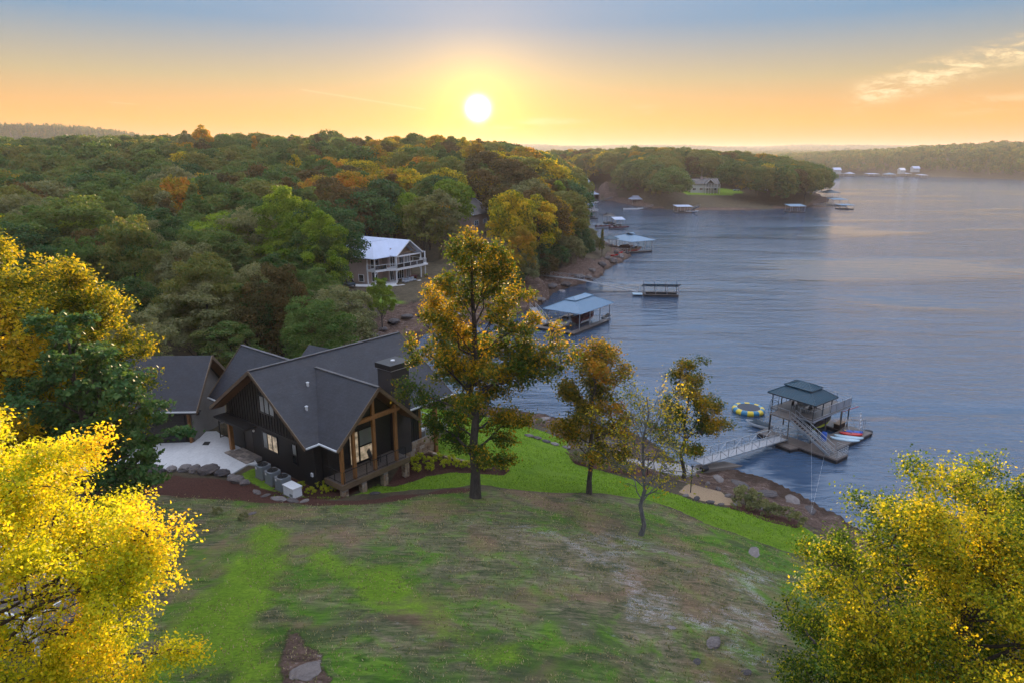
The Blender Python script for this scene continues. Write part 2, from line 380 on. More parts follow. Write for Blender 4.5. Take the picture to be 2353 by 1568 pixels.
ctrl = [tuple(at(x, y, z)) for x, y, z in [
    (300, 1568, 11.8), (700, 1568, 12.2), (1200, 1568, 12.0), (1700, 1568, 10.0), (2000, 1540, 8.0), (2352, 1520, 5.0), (400, 1300, 10.6), (800, 1300, 10.9), (1200, 1300, 10.6),
    (1600, 1300, 8.8), (1800, 1380, 8.0), (2000, 1400, 5.0), (1900, 1290, 4.4), (1800, 1225, 4.0), (1750, 1160, 1.8), (1850, 1180, 1.4), (1600, 1180, 5.4), (1700, 1200, 4.6), (1467, 1225, 7.9),
    (1350, 1130, 6.9), (1500, 1140, 5.2), (1092, 1140, 8.5), (1250, 1135, 7.5), (1150, 1030, 6.1), (1250, 1060, 5.2), (1300, 1030, 3.6), (1210, 1000, 4.2), (1200, 965, 1.5), (1380, 1040, 2.6), (1450, 1060, 2.2),
    (1400, 1100, 4.2), (1560, 1110, 2.3), (1640, 1130, 2.3), (1600, 1150, 3.6), (1700, 1120, 1.0), (1000, 1000, 6.6), (1080, 960, 4.4), (1000, 945, 4.9), (1170, 1080, 7.3), (1000, 1085, 7.9), (960, 1050, 8.1), (880, 1120, 8.3),
    (820, 1135, 8.6), (700, 1140, 8.9), (650, 1145, 9.0), (580, 1100, 9.0), (520, 1130, 9.3), (400, 1120, 9.4), (250, 1130, 9.6), (600, 1200, 10.0), (900, 1190, 9.6), (1100, 1190, 9.5), (1300, 1200, 8.8),
    (400, 1040, 9.1), (480, 1010, 9.1), (560, 1060, 9.1), (300, 1010, 9.1), (900, 740, 1.6), (800, 760, 2.0), (700, 790, 2.4), (560, 790, 3.0), (300, 800, 5.5), (1000, 715, 2.5), (1100, 700, 2.6),
    (1180, 690, 1.6), (1300, 640, 1.6), (1330, 625, 2.5), (1370, 605, 2.2), (1420, 590, 1.0), (1340, 590, 4.5), (1250, 640, 4.5), (1100, 660, 4.6), (960, 690, 3.9), (870, 690, 4.0), (850, 640, 5.0), (960, 640, 5.0)]]
ctrl += [(-45, 60, 8), (-45, 30, 10), (-60, 10, 11), (-20, -20, 13), (10, -30, 12), (30, -20, 6), (-80, 60, 10), (-50, 90, 5), (-70, 130, 4.5), (-120, 120, 7), (-40, 150, 5), (-60, 180, 7), (-30, 180, 6.5), (-10, 190, 6.5), (5, 200, 6),
    (-100, 220, 9), (-40, 240, 9), (0, 260, 10), (20, 240, 6), (-150, 200, 9), (-200, 300, 14), (-90, 320, 17), (-30, 330, 17), (10, 340, 13), (25, 420, 12), (-20, 420, 21), (-100, 420, 23),
    (-230, 420, 22), (-350, 400, 20), (-400, 250, 14), (-200, 60, 12), (-300, 0, 14), (10, 520, 18), (60, 560, 14), (-60, 560, 22), (-200, 600, 20), (-500, 600, 14), (0, 700, 16),
    (90, 470, 9), (120, 480, 9), (140, 485, 9), (112, 450, 4), (150, 460, 6), (150, 505, 10), (175, 500, 8), (195, 510, 9), (120, 520, 15), (70, 520, 14), (170, 540, 14), (200, 560, 10), (130, 600, 18), (70, 640, 18), (220, 520, 4),
    (180, 470, 3.5), (160, 445, 2.2), (200, 480, 2.2), (-700, 900, 20), (-1200, 700, 20), (-300, 900, 15), (-1500, 200, 20), (-1000, -100, 15)]
shp = []
ms = np.array(main_shore[:-5])
for a, b in zip(ms[:-1], ms[1:]):
    L_ = np.hypot(*(b-a)); k = max(1, int(L_/max(6, .04*np.hypot(*a)))) 
    for i in range(k): q = a+(b-a)*i/k; shp.append((q[0], q[1], 0.0))
CT = np.array(ctrl+shp)
def _kern(d2): return np.sqrt(d2+1.0)
A_ = _kern(((CT[:, None, :2]-CT[None, :, :2])**2).sum(-1)); n_ = len(CT)
A_ = np.block([[A_+0*np.eye(n_), np.ones((n_, 1))], [np.ones((1, n_)), np.zeros((1, 1))]])
W_ = np.linalg.solve(A_, np.append(CT[:, 2], 0))
TH_H = R(50.9); HO = np.array([-13.54, 41.39, 0.0])      # black house: origin and heading
HU = np.array([math.cos(TH_H), math.sin(TH_H), 0]); HV = np.array([-math.sin(TH_H), math.cos(TH_H), 0])
def hw(x, y, z=0): p = HO+HU*x+HV*y; return np.array([p[0], p[1], z])
drive_poly = [tuple(at(x, y, 9.15)[:2]) for x, y in [(342, 1006), (457, 1005), (473, 989), (497, 988), (509, 997), (538, 1008), (565, 1020), (592, 1065), (570, 1064), (525, 1090), (498, 1082), (470, 1078), (342, 1076), (150, 1085), (60, 1040), (120, 1006)]]
pads = [(drive_poly, 9.02), ([tuple(hw(*q)[:2]) for q in [(-1.2, 7), (1.5, 7), (1.5, 12.5), (-1.2, 12.5)]], 9.02), ([tuple(hw(*q)[:2]) for q in [(1, 1), (8.5, 1), (12, 4), (12, 12), (1, 12)]], 8.7)]
def base_h(x, y):
    x = np.asarray(x, float); y = np.asarray(y, float); sh = x.shape; x = x.ravel(); y = y.ravel()
    z = np.empty(len(x))
    for i in range(0, len(x), 20000):
        xs, ys = x[i:i+20000], y[i:i+20000]
        z[i:i+20000] = _kern((xs[:, None]-CT[None, :, 0])**2+(ys[:, None]-CT[None, :, 1])**2)@W_[:-1]+W_[-1]
    sm = poly_sd(x, y, main_shore); sf = poly_sd(x, y, far_shore); d = np.hypot(x, y)
    # the wooded hill to the left and the hills across the lake
    sx = np.where(x < -980, 650, 235)
    hill = 70*np.exp(-.5*((x+980)/sx)**2-.5*((y-1500)/230)**2)
    far = 8+14*fbm(x, y, 1/260., 4, 5)+30*np.clip((x-560)/420, 0, 1)**1.2*np.exp(-.5*((y-1350)/300)**2)*(.7+.5*fbm(x, y, 1/150., 3, 8))
    far += np.clip((d-2000)/1200, 0, 1)*(8+36*fbm(x, y, 1/800., 3, 31))+np.clip((d-3600)/1500, 0, 1)*(26+40*fbm(x, y, 1/1100., 3, 21))
    edge = np.clip(d/900-.4, 0, 1)
    z = np.where(sm > 0, np.clip(z, 0, 60)*(1-.3*edge)+hill, z)
    z = np.where(sf > 0, far*np.clip(sf/70, 0, 1)**.7, z)
    s = np.maximum(sm, sf)
    z = np.where(s > 0, np.maximum(z, np.minimum(s*.14, .9)*np.where(d > 150, .5, 1)+.05), np.clip(s*.35, -4, -.05))
    # relief: soft on the lawns, ledges of rock along the water
    near = np.clip(1-(d-60)/60, 0, 1)
    r1 = fbm(x, y, .35, 4, 3)-.5; r2 = fbm(x, y, .06, 3, 9)-.5; r3 = fbm(x*.6+y*.8, (y*.6-x*.8)*3, .25, 4, 17)-.5
    shore_band = np.clip(1-np.abs(s-2.0)/np.where(d > 90, 8, 4.0), 0, 1)
    z = z+np.where(s > -.5, r1*.25*(1-shore_band)+r2*.8*(1-near*.6)*np.clip(s/4, 0, 1)+shore_band*(r3*1.3), 0)
    z = np.where((s > 0), np.maximum(z, .03), np.minimum(z, -.03))
    for poly, pz in pads:
        m = np.clip(1+poly_sd(x, y, poly)/1.2, 0, 1); m = m*m*(3-2*m); z = z*(1-m)+pz*m
    return z.reshape(sh)
def gz(x, y): return float(base_h(np.array([x]), np.array([y]))[0])
def onground(pts):
    """where each sight line of the photograph meets the land"""
    D = np.array([ray(*p) for p in pts]); D /= D[:, 1:2]; t = np.full(len(D), 6.0); hit = np.zeros(len(D), bool)
    lo = t.copy(); 
    for st in range(520):
        p = D*t[:, None]; z = CAM_H+p[:, 2]; g = base_h(p[:, 0], p[:, 1]); new = (z <= g) & ~hit
        hit |= new; lo = np.where(hit, lo, t); t = np.where(hit, t, t+np.maximum(.4, t*.012))
        if hit.all(): break
    hi = t
    for _ in range(14):
        m = (lo+hi)/2; p = D*m[:, None]; b = CAM_H+p[:, 2] <= base_h(p[:, 0], p[:, 1]); hi = np.where(b, m, hi); lo = np.where(b, lo, m)
    p = D*hi[:, None]; return np.stack([p[:, 0], p[:, 1], CAM_H+p[:, 2]], 1)
def PG(l): return [tuple(q[:2]) for q in onground(l)]
# ---------------------------------------------------------------- ground sheet
def axis(a, b, dense0, dense1, step, grow=1.045, smax=40):
    r = list(np.arange(dense0, dense1, step)); s = step; v = dense1
    while v < b: r.append(v); s = min(s*grow, smax); v += s
    r.append(b); s = step; v = dense0-step; l = []
    while v > a: l.append(v); s = min(s*grow, smax); v -= s
    l.append(a); return np.array(l[::-1]+r)
gx = axis(-3600, 4200, -34, 44, .34, 1.05, 45); gy = axis(-150, 7500, 12, 84, .34, 1.04, 60)
X, Y = np.meshgrid(gx, gy); Z = base_h(X, Y)
exact_h = base_h
def base_h(x, y):     # from here on: height of the ground sheet itself
    x = np.asarray(x, float); y = np.asarray(y, float)
    i = np.clip(np.searchsorted(gx, x)-1, 0, len(gx)-2); j = np.clip(np.searchsorted(gy, y)-1, 0, len(gy)-2)
    fx = np.clip((x-gx[i])/(gx[i+1]-gx[i]), 0, 1); fy = np.clip((y-gy[j])/(gy[j+1]-gy[j]), 0, 1)
    return (Z[j, i]*(1-fx)+Z[j, i+1]*fx)*(1-fy)+(Z[j+1, i]*(1-fx)+Z[j+1, i+1]*fx)*fy
nx, ny = len(gx), len(gy); ii = np.arange(nx*ny).reshape(ny, nx)
F_ = np.stack([ii[:-1, :-1], ii[:-1, 1:], ii[1:, 1:], ii[1:, :-1]], -1).reshape(-1, 4)
xs, ys = X.ravel(), Y.ravel()
sm_ = poly_sd(xs, ys, main_shore); dist = np.hypot(xs, ys)
def soft(poly, w_, jit=.6, seed=1):
    return np.clip(.5+(poly_sd(xs, ys, poly)+(fbm(xs, ys, .5, 3, seed)-.5)*jit*2)/w_, 0, 1)
lawn = PG([(556, 1088), (590, 1072), (650, 1118), (700, 1142), (770, 1146), (830, 1133), (900, 1128), (1000, 1122), (1090, 1112), (1180, 1122), (1290, 1130), (1400, 1134), (1490, 1146), (1560, 1172), (1620, 1200), (1750, 1245), (1860, 1280), (1925, 1290),
    (1930, 1262), (1850, 1212), (1760, 1190), (1690, 1168), (1600, 1152), (1560, 1136), (1500, 1118), (1400, 1086), (1330, 1062), (1302, 1034), (1300, 1010), (1260, 995), (1200, 975), (1140, 960), (1070, 950), (1000, 938), (930, 940), (930, 1110), (860, 1115), (800, 1140), (690, 1140), (640, 1145)])
bed1 = PG([(885, 1115), (925, 1058), (965, 1034), (1040, 1052), (1130, 1066), (1172, 1078), (1160, 1090), (1100, 1088), (1040, 1084), (985, 1092), (950, 1106), (905, 1118)])
bed2 = PG([(585, 1072), (600, 1062), (700, 1110), (800, 1110), (830, 1120), (790, 1144), (700, 1146), (660, 1140), (615, 1105)])
bed3 = PG([(200, 1092), (420, 1092), (540, 1100), (600, 1122), (660, 1143), (760, 1150), (860, 1145), (980, 1128), (1090, 1118), (1092, 1126), (960, 1140), (860, 1156), (700, 1158), (560, 1146), (400, 1140), (200, 1136)])
bed4 = PG([(1660, 1150), (1700, 1155), (1800, 1185), (1850, 1200), (1830, 1212), (1760, 1196), (1680, 1168)])
bed5 = PG([(1296, 1035), (1330, 1048), (1420, 1066), (1500, 1078), (1500, 1095), (1400, 1084), (1320, 1064)])
sand = PG([(1560, 1128), (1585, 1105), (1630, 1113), (1675, 1142), (1705, 1160), (1650, 1158), (1592, 1144)])
swath = PG([(300, 1560), (500, 1330), (560, 1255), (590, 1180), (640, 1200), (690, 1260), (640, 1330), (640, 1430), (655, 1560)])
swath2 = PG([(700, 1230), (820, 1270), (960, 1330), (1060, 1400), (1170, 1480), (1175, 1560), (1010, 1500), (930, 1430), (820, 1380), (690, 1300)])
field = PG([(200, 1120), (560, 1146), (700, 1158), (860, 1156), (960, 1140), (1092, 1122), (1290, 1132), (1400, 1136), (1500, 1150), (1620, 1204), (1860, 1288), (2000, 1400), (2200, 1560)])+[(25, 5), (-30, 5)]+PG([(100, 1560)])
rockp = PG([(655, 1475), (668, 1440), (700, 1480), (742, 1500), (748, 1566), (660, 1566)])
gran = PG([(1500, 1230), (1640, 1260), (1830, 1330), (1850, 1560), (1500, 1560), (1430, 1480), (1180, 1240), (1100, 1190)])
hlawn = PG([(800, 665), (860, 668), (950, 700), (1040, 690), (1040, 720), (920, 722), (840, 700)])
lawnh2 = [(112, 462), (140, 468), (160, 476), (166, 500), (148, 505), (140, 488), (118, 482)]
lush = np.maximum.reduce([soft(lawn, .35, .25), soft(hlawn, 2, 1)*.45, np.clip(.5+poly_sd(xs, ys, lawnh2)/3, 0, 1)*.9, soft(swath, 3.0, 1.2)*.85*(.5+.7*fbm(xs, ys, .35, 3, 4)), soft(swath2, 3.2, 1.6)*.72*(.35+.9*fbm(xs, ys, .3, 3, 14))])
mulch = np.maximum.reduce([soft(b, .3, .2) for b in (bed1, bed2, bed4, bed5)]+[soft(bed3, .7, .6)])
sandm = soft(sand, .25, .15)
fieldm = soft(field, 1.2, .6)
wid = np.where(dist < 90, 5.2+3*fbm(xs, ys, .12, 3, 2), 3+5*fbm(xs, ys, .04, 3, 2))
rock = np.clip((wid-np.abs(sm_-1))/1.5, 0, 1)*(1-soft(lawn, .5, .3))
wrp = PG([(900, 700), (1000, 700), (1230, 672), (1290, 640), (1380, 600), (1400, 620), (1240, 700), (1000, 760), (850, 790), (700, 800), (820, 745)])
rock = np.maximum.reduce([rock, soft(wrp, 2, 3), soft(rockp, .4, .5)])
outc = PG([(1420, 1010), (1600, 1080), (1700, 1100), (1850, 1180), (1780, 1180), (1690, 1140), (1570, 1105), (1450, 1062), (1380, 1040), (1360, 1000)])
rock = np.maximum(rock, soft(outc, .6, .8))
granm = soft(gran, 3, 2)
gm = npmesh('ground', np.stack([xs, ys, Z.ravel()], 1), F_, None,
    {'lush': lush, 'mulch': mulch, 'sand': sandm, 'rock': rock, 'field': fieldm, 'gran': granm}, smooth=True)
m, n = mat('ground'); p = n.pos()
A = {k: n.attr(k) for k in ('lush', 'mulch', 'sand', 'rock', 'field', 'gran')}
big = n.noise(p, .09, 5, .6, .6); mid = n.noise(p, .55, 6, .65, 1.0); fine = n.noise(p, 7, 5, .7); vfine = n.noise(p, 28, 3, .7)
strk = n.noise(n.mapping(p, (.35, 2.2, 1), (0, 0, R(-24))), 1.5, 6, .7, 1.5)
strk2 = n.noise(n.mapping(p, (1.6, 7, 1), (0, 0, R(-12))), 2.2, 5, .7, .8)
litter = n.ramp(mid*.6+fine*.4, [(.3, (.04, .036, .022)), (.5, (.10, .08, .05)), (.7, (.17, .13, .08))])
g1 = n.ramp(mid*.25+fine*.3+strk2*.45, [(.30, (.05, .11, .008)), (.44, (.15, .28, .016)), (.56, (.26, .42, .028)), (.68, (.42, .54, .06))])
dry = n.ramp(strk*.45+strk2*.25+mid*.3, [(.36, (.028, .040, .018)), (.44, (.085, .10, .042)), (.53, (.26, .205, .13)), (.64, (.46, .36, .27))])
patch = (big*.5+mid*.5)
dgreen = n.ramp(mid*.4+strk*.6, [(.36, (.022, .06, .006)), (.50, (.08, .19, .012)), (.64, (.18, .31, .03))])
dryc = n.mix((patch-A['gran']*.05).step(.415, .575), dry, dgreen)
redd = n.noise(p, .22, 4, .6, .5)
dryc = n.mix(redd.step(.48, .64)*.8*(strk*.9+.2), dryc, (.30, .17, .11))
dryc = n.mix(n.noise(p, .15, 5, .6, .9).step(.50, .66)*.65, dryc, (.06, .075, .035))
speck = n.voro(p, 3.2); sp = S(n.nt, speck.outputs['Distance'])
flk = n.noise(n.mapping(p, (.8, 1.9, 1), (0, 0, -.5)), 1.5, 9, .86, .3)
grm = (A['gran']*.12+.0+flk).step(.575, .66)
grm = grm*n.noise(p, .35, 4, .6, .5).step(.46, .64)*vfine.step(.42, .62)
dryc = n.mix(grm*.85, dryc, (.66, .63, .66))
base = n.mix(A['field'], litter, dryc)
edge = (mid-.5)*.5+(fine-.5)*.4
base = n.mix((A['lush']+edge*.7).step(.25, .6)*A['lush'].step(0, .3), base, g1)
mul = n.ramp(fine*.5+vfine*.5, [(.35, (.045, .02, .016)), (.6, (.14, .06, .042))])
base = n.mix((A['mulch']+edge*.5).step(.35, .65), base, mul)
base = n.mix((A['sand']+edge*.3).step(.4, .6), base, n.ramp(vfine, [(.35, (.32, .21, .12)), (.65, (.52, .38, .24))]))
lay = n.noise(n.mapping(p, (.25, .9, 3), (0, 0, R(28))), 1.6, 8, .7, 1.4)
rockc = n.ramp(lay*.7+fine*.3, [(.30, (.05, .04, .036)), (.45, (.11, .068, .05)), (.57, (.23, .15, .115)), (.66, (.58, .52, .53))])
px_, py_, pz_ = n.xyz(p)
rockc = n.mix(pz_.step(.55, .05)*.75, rockc, (.045, .028, .018))
rockf = (A['rock']+edge*1.1).step(.3, .62)
base = n.mix(rockf, base, rockc)
h = fine*.4+vfine*.25+strk*.35
hb = n.bump(h*(A['lush']*1.2+1.0)+strk2*A['lush']*1.2+lay*rockf*3.0, 1.0, .18)
finish(m, n, base, .9, hb, 0, Specular_IOR_Level=.2)
gm.materials.append(m)
g = bpy.data.objects.new('ground', gm); C.objects.link(g); tag(g, kind='structure')
# ---------------------------------------------------------------- water
m, n = mat('water'); p = n.pos()
px_, py_, pz_ = n.xyz(p)
dst = ((px_*px_)+(py_*py_)).fn('SQRT')
far_f = dst.step(60, 420)
big = n.noise(n.mapping(p, (.010, .028, 1), (0, 0, R(12))), 1.0, 4, .55, .4)
calm = big.step(.36, .58)*.75+.25
shel = ((px_-26)*(px_-26)+(py_-61)*(py_-61)*2.0).fn('SQRT').step(2, 12)*.8+.2      # lee of the bank below the dock
w1 = n.noise(n.mapping(p, (.55, 1.5, 1), (0, 0, R(24))), 1.0, 5, .58, .5)
w2 = n.noise(n.mapping(p, (.14, .42, 1), (0, 0, R(17))), 1.0, 4, .5, .6)
w3 = n.noise(n.mapping(p, (.03, .10, 1), (0, 0, R(6))), 1.0, 3, .5, .3)
amp = calm*shel
hgt = w1*.17*amp+w2*.34*amp+w3*.40*calm
bp = n.new('ShaderNodeBump'); bp.inputs['Strength'].default_value = 1.0; bp.inputs['Distance'].default_value = WAVE; n.link(hgt, bp.inputs['Height'])
finish(m, n, (.042, .078, .135), far_f*.10+.035, bp.outputs[0], 0, IOR=1.75, Specular_IOR_Level=.5)
wb = MB(); wb.add([(-3600, -150, 0), (9000, -150, 0), (9000, 9000, 0), (-3600, 9000, 0)], [(0, 1, 2, 3)])
wo_ = wb.build('lake_water', m, kind='structure')
# ---------------------------------------------------------------- trees
def rvec(rng, n):
    v = rng.normal(size=(n, 3)); return v/np.linalg.norm(v, axis=1)[:, None]
def leaf_quads(cen, nor, size, rng, asp=.62):
    """one kite-shaped blade at every centre"""
    n = len(cen); t = rvec(rng, n); a = np.cross(nor, t); a /= np.linalg.norm(a, axis=1)[:, None]+1e-9; b = np.cross(nor, a)
    s = (size*(.65+.7*rng.random(n)))[:, None]
    v = np.stack([cen-a*s*.5, cen+b*s*.5*asp+a*s*.05, cen+a*s*.5-nor*s*.12, cen-b*s*.5*asp+a*s*.05], 1).reshape(-1, 3)
    return v, np.arange(4*n).reshape(n, 4)
def tube_arr(paths):
    """paths: list of (points (k,3), radii (k)) -> arrays of square-ish tubes"""
    V = []; F = []; o = 0
    for pts, rad, sides in paths:
        pts = np.asarray(pts, float); k = len(pts); d = np.gradient(pts, axis=0); d /= np.linalg.norm(d, axis=1)[:, None]+1e-9
        up = np.array([.31, .17, .93]); a = np.cross(d, up); a /= np.linalg.norm(a, axis=1)[:, None]+1e-9; b = np.cross(d, a)
        th = np.arange(sides)*2*math.pi/sides
        ring = pts[:, None]+(a[:, None]*np.cos(th)[None, :, None]+b[:, None]*np.sin(th)[None, :, None])*np.asarray(rad)[:, None, None]
        V.append(ring.reshape(-1, 3)); j = np.arange(k-1)[:, None]*sides; i = np.arange(sides)[None]; i2 = (i+1) % sides
        F.append(np.stack([o+j+i, o+j+i2, o+j+sides+i2, o+j+sides+i], -1).reshape(-1, 4)); o += k*sides
    return np.concatenate(V), np.concatenate(F)
def bend(p, q, rng, k=5, sag=.0, wob=.06):
    p = np.asarray(p, float); q = np.asarray(q, float); t = np.linspace(0, 1, k)[:, None]; L_ = np.linalg.norm(q-p)
    r = p+(q-p)*t; r[1:-1] += rng.normal(size=(k-2, 3))*wob*L_; r[:, 2] += (np.sin(t[:, 0]*math.pi)*sag*L_); return r
def grown_tree(seed, h, r, nleaf, lsize, prof, trunk_r=.3, limbs=26, first=.25, lean=(0, 0), extra=(), gap=None, clump=.55, rise=.35, twigs=4, dens=1.0, flat=.7, fork=1):
    """trunk, limbs, branches, twigs; leaves crowd round the twigs.  prof: [(height share, radius share)]"""
    rng = np.random.default_rng(seed); paths = []; tips = []
    top = np.array([lean[0], lean[1], h*.93]); tr = bend((0, 0, -.5), top, rng, 9, 0, .012)
    tt = np.linspace(0, 1, 9); rad = trunk_r*(1-.86*tt)**.85; rad[0] *= 1.35
    paths.append((tr, rad, 9))
    hs, rs = zip(*prof)
    def trunk_at(t): return np.array([np.interp(t, tt, tr[:, i]) for i in range(3)])
    ends = []
    for i in range(limbs):
        t = first+(1-first)*((i+rng.random()*.8)/limbs)**.9; az = i*2.39996+rng.normal()*.35
        reach = r*np.interp(t, hs, rs)*(.72+.5*rng.random())
        b0 = trunk_at(min(.97, t*.86)); e = np.array([math.cos(az)*reach, math.sin(az)*reach, h*t+reach*(rise-.35)+rng.normal()*.3])
        e[:2] += trunk_at(t)[:2]; ends.append((b0, e, t))
    for ex in extra: 
        e = np.array(ex, float); t = min(.9, max(.2, e[2]/h*.8)); ends.append((trunk_at(t), e, t))
    for b0, e, t in ends:
        Ln = np.linalg.norm(e-b0); pts = bend(b0, e, rng, 6, .07, .035); r0 = max(.03, trunk_r*(1-.8*t)*.42*min(1, Ln/3)); rr = r0*(1-.85*np.linspace(0, 1, 6))
        paths.append((pts, rr, 5)); nb = max(3, int(Ln*1.7*dens))
        for j in range(nb):
            s = .25+.75*(j+rng.random())/nb; c = np.array([np.interp(s, np.linspace(0, 1, 6), pts[:, q]) for q in range(3)])
            d = unit(e-b0)*.7+rvec(rng, 1)[0]*.9; d[2] = d[2]*.6+.12; bl = (.35+.22*Ln)*(1.15-.55*s)*(.7+.6*rng.random()); q = c+unit(d)*bl
            bp_ = bend(c, q, rng, 4, .05, .05); paths.append((bp_, r0*.38*(1-.7*np.linspace(0, 1, 4))+.006, 4))
            for k in range(twigs):
                s2 = .3+.7*(k+rng.random())/twigs; c2 = c+(q-c)*s2+rng.normal(size=3)*.05; q2 = c2+(rvec(rng, 1)[0]*.8+unit(q-c)*.5)*(.18+.25*bl)
                if twigs > 2: paths.append((np.array([c2, q2]), np.array([.012, .005]), 3))
                tips.append((q2, t)); tips.append(((c2+q2)/2, t))
    T = np.array([a for a, b in tips]); wv, wf = tube_arr(paths)
    idx = rng.integers(0, len(T), nleaf); cl = rng.random(len(T))
    off = rng.normal(size=(nleaf, 3))*clump*.42; off[:, 2] *= flat
    cen = T[idx]+off; ctr = np.array([0, 0, h*.55]); out = cen-ctr; out /= np.linalg.norm(out, axis=1)[:, None]
    nor = rvec(rng, nleaf)*.85+out*.35+np.array([0, 0, .55]); nor /= np.linalg.norm(nor, axis=1)[:, None]
    if gap is not None:      # an opening in the foliage: line point, direction, radius
        g0, gd, grr = gap; v_ = cen-g0; v_ = v_-(v_@gd)[:, None]*gd; kp = (np.linalg.norm(v_, axis=1) > grr) | (rng.random(nleaf) < .22); cen, nor, idx = cen[kp], nor[kp], idx[kp]; nleaf = len(cen)
    lv, lf = leaf_quads(cen, nor, lsize, rng)
    tint = np.clip(.5+(cl[idx]-.5)*.5+rng.normal(size=nleaf)*.16+(fbm(cen[:, 0]+cen[:, 2]*.7+50, cen[:, 1]+seed*3., .35, 2, seed)-.5)*.9, 0, 1)
    return (wv, wf), (lv, lf, np.repeat(tint, 4))
def crown_lobes(seed, r, h0, h1, nl, nleaf, lsize, shape='round', lob=1.0):
    """a forest crown: many leafy lobes on an uneven outline, seen from above"""
    rng = np.random.default_rng(seed); lobes = []
    H_ = h1-h0; az0 = rng.random(4)*6.28; am = rng.random(4)*.16
    for i in range(nl):
        k = (i+.5)/nl; z = 1-1.55*k; az = i*2.39996+rng.normal()*.3; hr = math.sqrt(max(0, 1-z*z)) if z > -.5 else .86
        if shape == 'cone': hr = (.12+.9*k); z = 1-1.7*k
        wob = 1+sum(am[q]*math.sin((q+2)*az+az0[q]) for q in range(4))+rng.normal()*.10
        c = np.array([math.cos(az)*hr*r*wob*.80, math.sin(az)*hr*r*wob*.80, h0+H_*.5+z*H_*.46*(1+rng.normal()*.07)])
        c = c+rng.normal(size=3)*(1-lob)*r*[.22, .22, .34]; lobes.append((c, r*lob*(.20+.20*rng.random())*(1-.25*(shape == 'cone'))))
    C_ = np.array([c for c, q in lobes]); Rr = np.array([q for c, q in lobes]); wgt = Rr**2; wgt /= wgt.sum()
    idx = rng.choice(nl, nleaf, p=wgt); d = rvec(rng, nleaf); d[:, 2] = np.where((d[:, 2] < -.2) & (rng.random(nleaf) < .7), -d[:, 2], d[:, 2])
    rad = 1-.30*np.abs(rng.normal(size=nleaf))*.6+.10*rng.normal(size=nleaf)
    cen = C_[idx]+d*(Rr[idx]*rad)[:, None]*np.array([1, 1, .82])
    nor = d*.75+rvec(rng, nleaf)*.75; nor /= np.linalg.norm(nor, axis=1)[:, None]
    lt = rng.random(nl); tint = np.clip(.5+(lt[idx]-.5)*.55+rng.normal(size=nleaf)*.17+(cen[:, 2]-h0)/H_*.15-.08, 0, 1)
    lv, lf = leaf_quads(cen, nor, lsize, rng, .8)
    return lv, lf, np.repeat(tint, 4)
def trunk_arr(seed, h0, h1, r, rt):
    rng = np.random.default_rng(seed+99); ps = [(bend((0, 0, -.8), (rng.normal()*.3, rng.normal()*.3, h0+(h1-h0)*.6), rng, 6, 0, .015), rt*(1-.75*np.linspace(0, 1, 6)), 7)]
    for i in range(6):
        a = i*2.4+rng.random(); z = h0*(.75+.1*i); ps.append((bend((0, 0, z), (math.cos(a)*r*.6, math.sin(a)*r*.6, z+(h1-h0)*.35), rng, 4, .08, .04), rt*.38*(1-.8*np.linspace(0, 1, 4)), 5))
    return tube_arr(ps)
FG = []
def tree_obj(name, loc, wood_me, leaf_me, label, group=None, cat='tree', rz=0, sc=1, lm=None, tid='trunk'):
    r = empty(name, loc, rz, label, cat, group); r.scale = (sc,)*3 if not isinstance(sc, tuple) else sc
    put('trunk', wood_me, r); c = put('crown', leaf_me, r)
    if lm is not None: c.material_slots[0].link = 'OBJECT'; c.material_slots[0].material = lm
    return r
def grown(name, key, px=None, loc=None, label='', lm='mixed', bk='bark', group=None, **kw):
    W2, L2 = grown_tree(**kw); wm = npmesh(name+'_wood', *W2, M[bk], smooth=True); lmh = npmesh(name+'_leaves', L2[0], L2[1], L[lm], {'tint': L2[2]})
    return tree_obj(name, loc, wm, lmh, label, group)
def base_at(px, py): return onground([(px, py)])[0]
full = [(0, .55), (.3, .8), (.5, 1), (.7, .95), (.85, .7), (1, .25)]
b = base_at(1092, 1142)
grown('oak_tree', 0, loc=b, label='tall slender tree with rust and green leaves right of the black house', lm='mixed', seed=11, h=17.2, r=3.7, nleaf=int(50000*LD), lsize=.18,
      prof=[(.12, .5), (.25, .75), (.4, .66), (.5, .85), (.62, 1.0), (.75, .85), (.88, .62), (1, .22)], trunk_r=.34, limbs=24, first=.17, clump=.62, rise=.25, dens=1.1,
      extra=[(5.4, .6, 10.6), (5.7, -.4, 9.6), (4.8, .2, 9.4), (-4.4, 1.0, 7.6), (-4.0, .2, 10.2), (3.8, 0, 12.4), (1.4, 0, 17.0), (2.0, .5, 16.0), (-3.2, .2, 5.2), (3.2, .4, 5.4), (-2.6, 0, 13.6)])
b = base_at(1353, 1133)
grown('maple_tree', 0, loc=b, label='medium tree with orange brown leaves on the lawn edge, right of the tall tree', lm='rust', seed=12, h=11.6, r=2.3, nleaf=int(19000*LD), lsize=.19,
      prof=[(.15, .3), (.3, .9), (.5, 1.0), (.7, .95), (.85, .7), (1, .2)], trunk_r=.20, limbs=20, first=.26, clump=.75, rise=.3)
b = base_at(1468, 1226)
grown('sparse_tree', 0, loc=b, label='thin half bare tree with grey trunk standing in the dry field', lm='gold', bk='bark_grey', seed=13, h=9.8, r=3.3, nleaf=int(3000*LD), lsize=.15,
      prof=[(.15, .5), (.35, .9), (.55, 1), (.75, .8), (1, .3)], trunk_r=.16, limbs=22, first=.28, clump=.7, rise=.75, twigs=4)
b = base_at(1568, 1098)
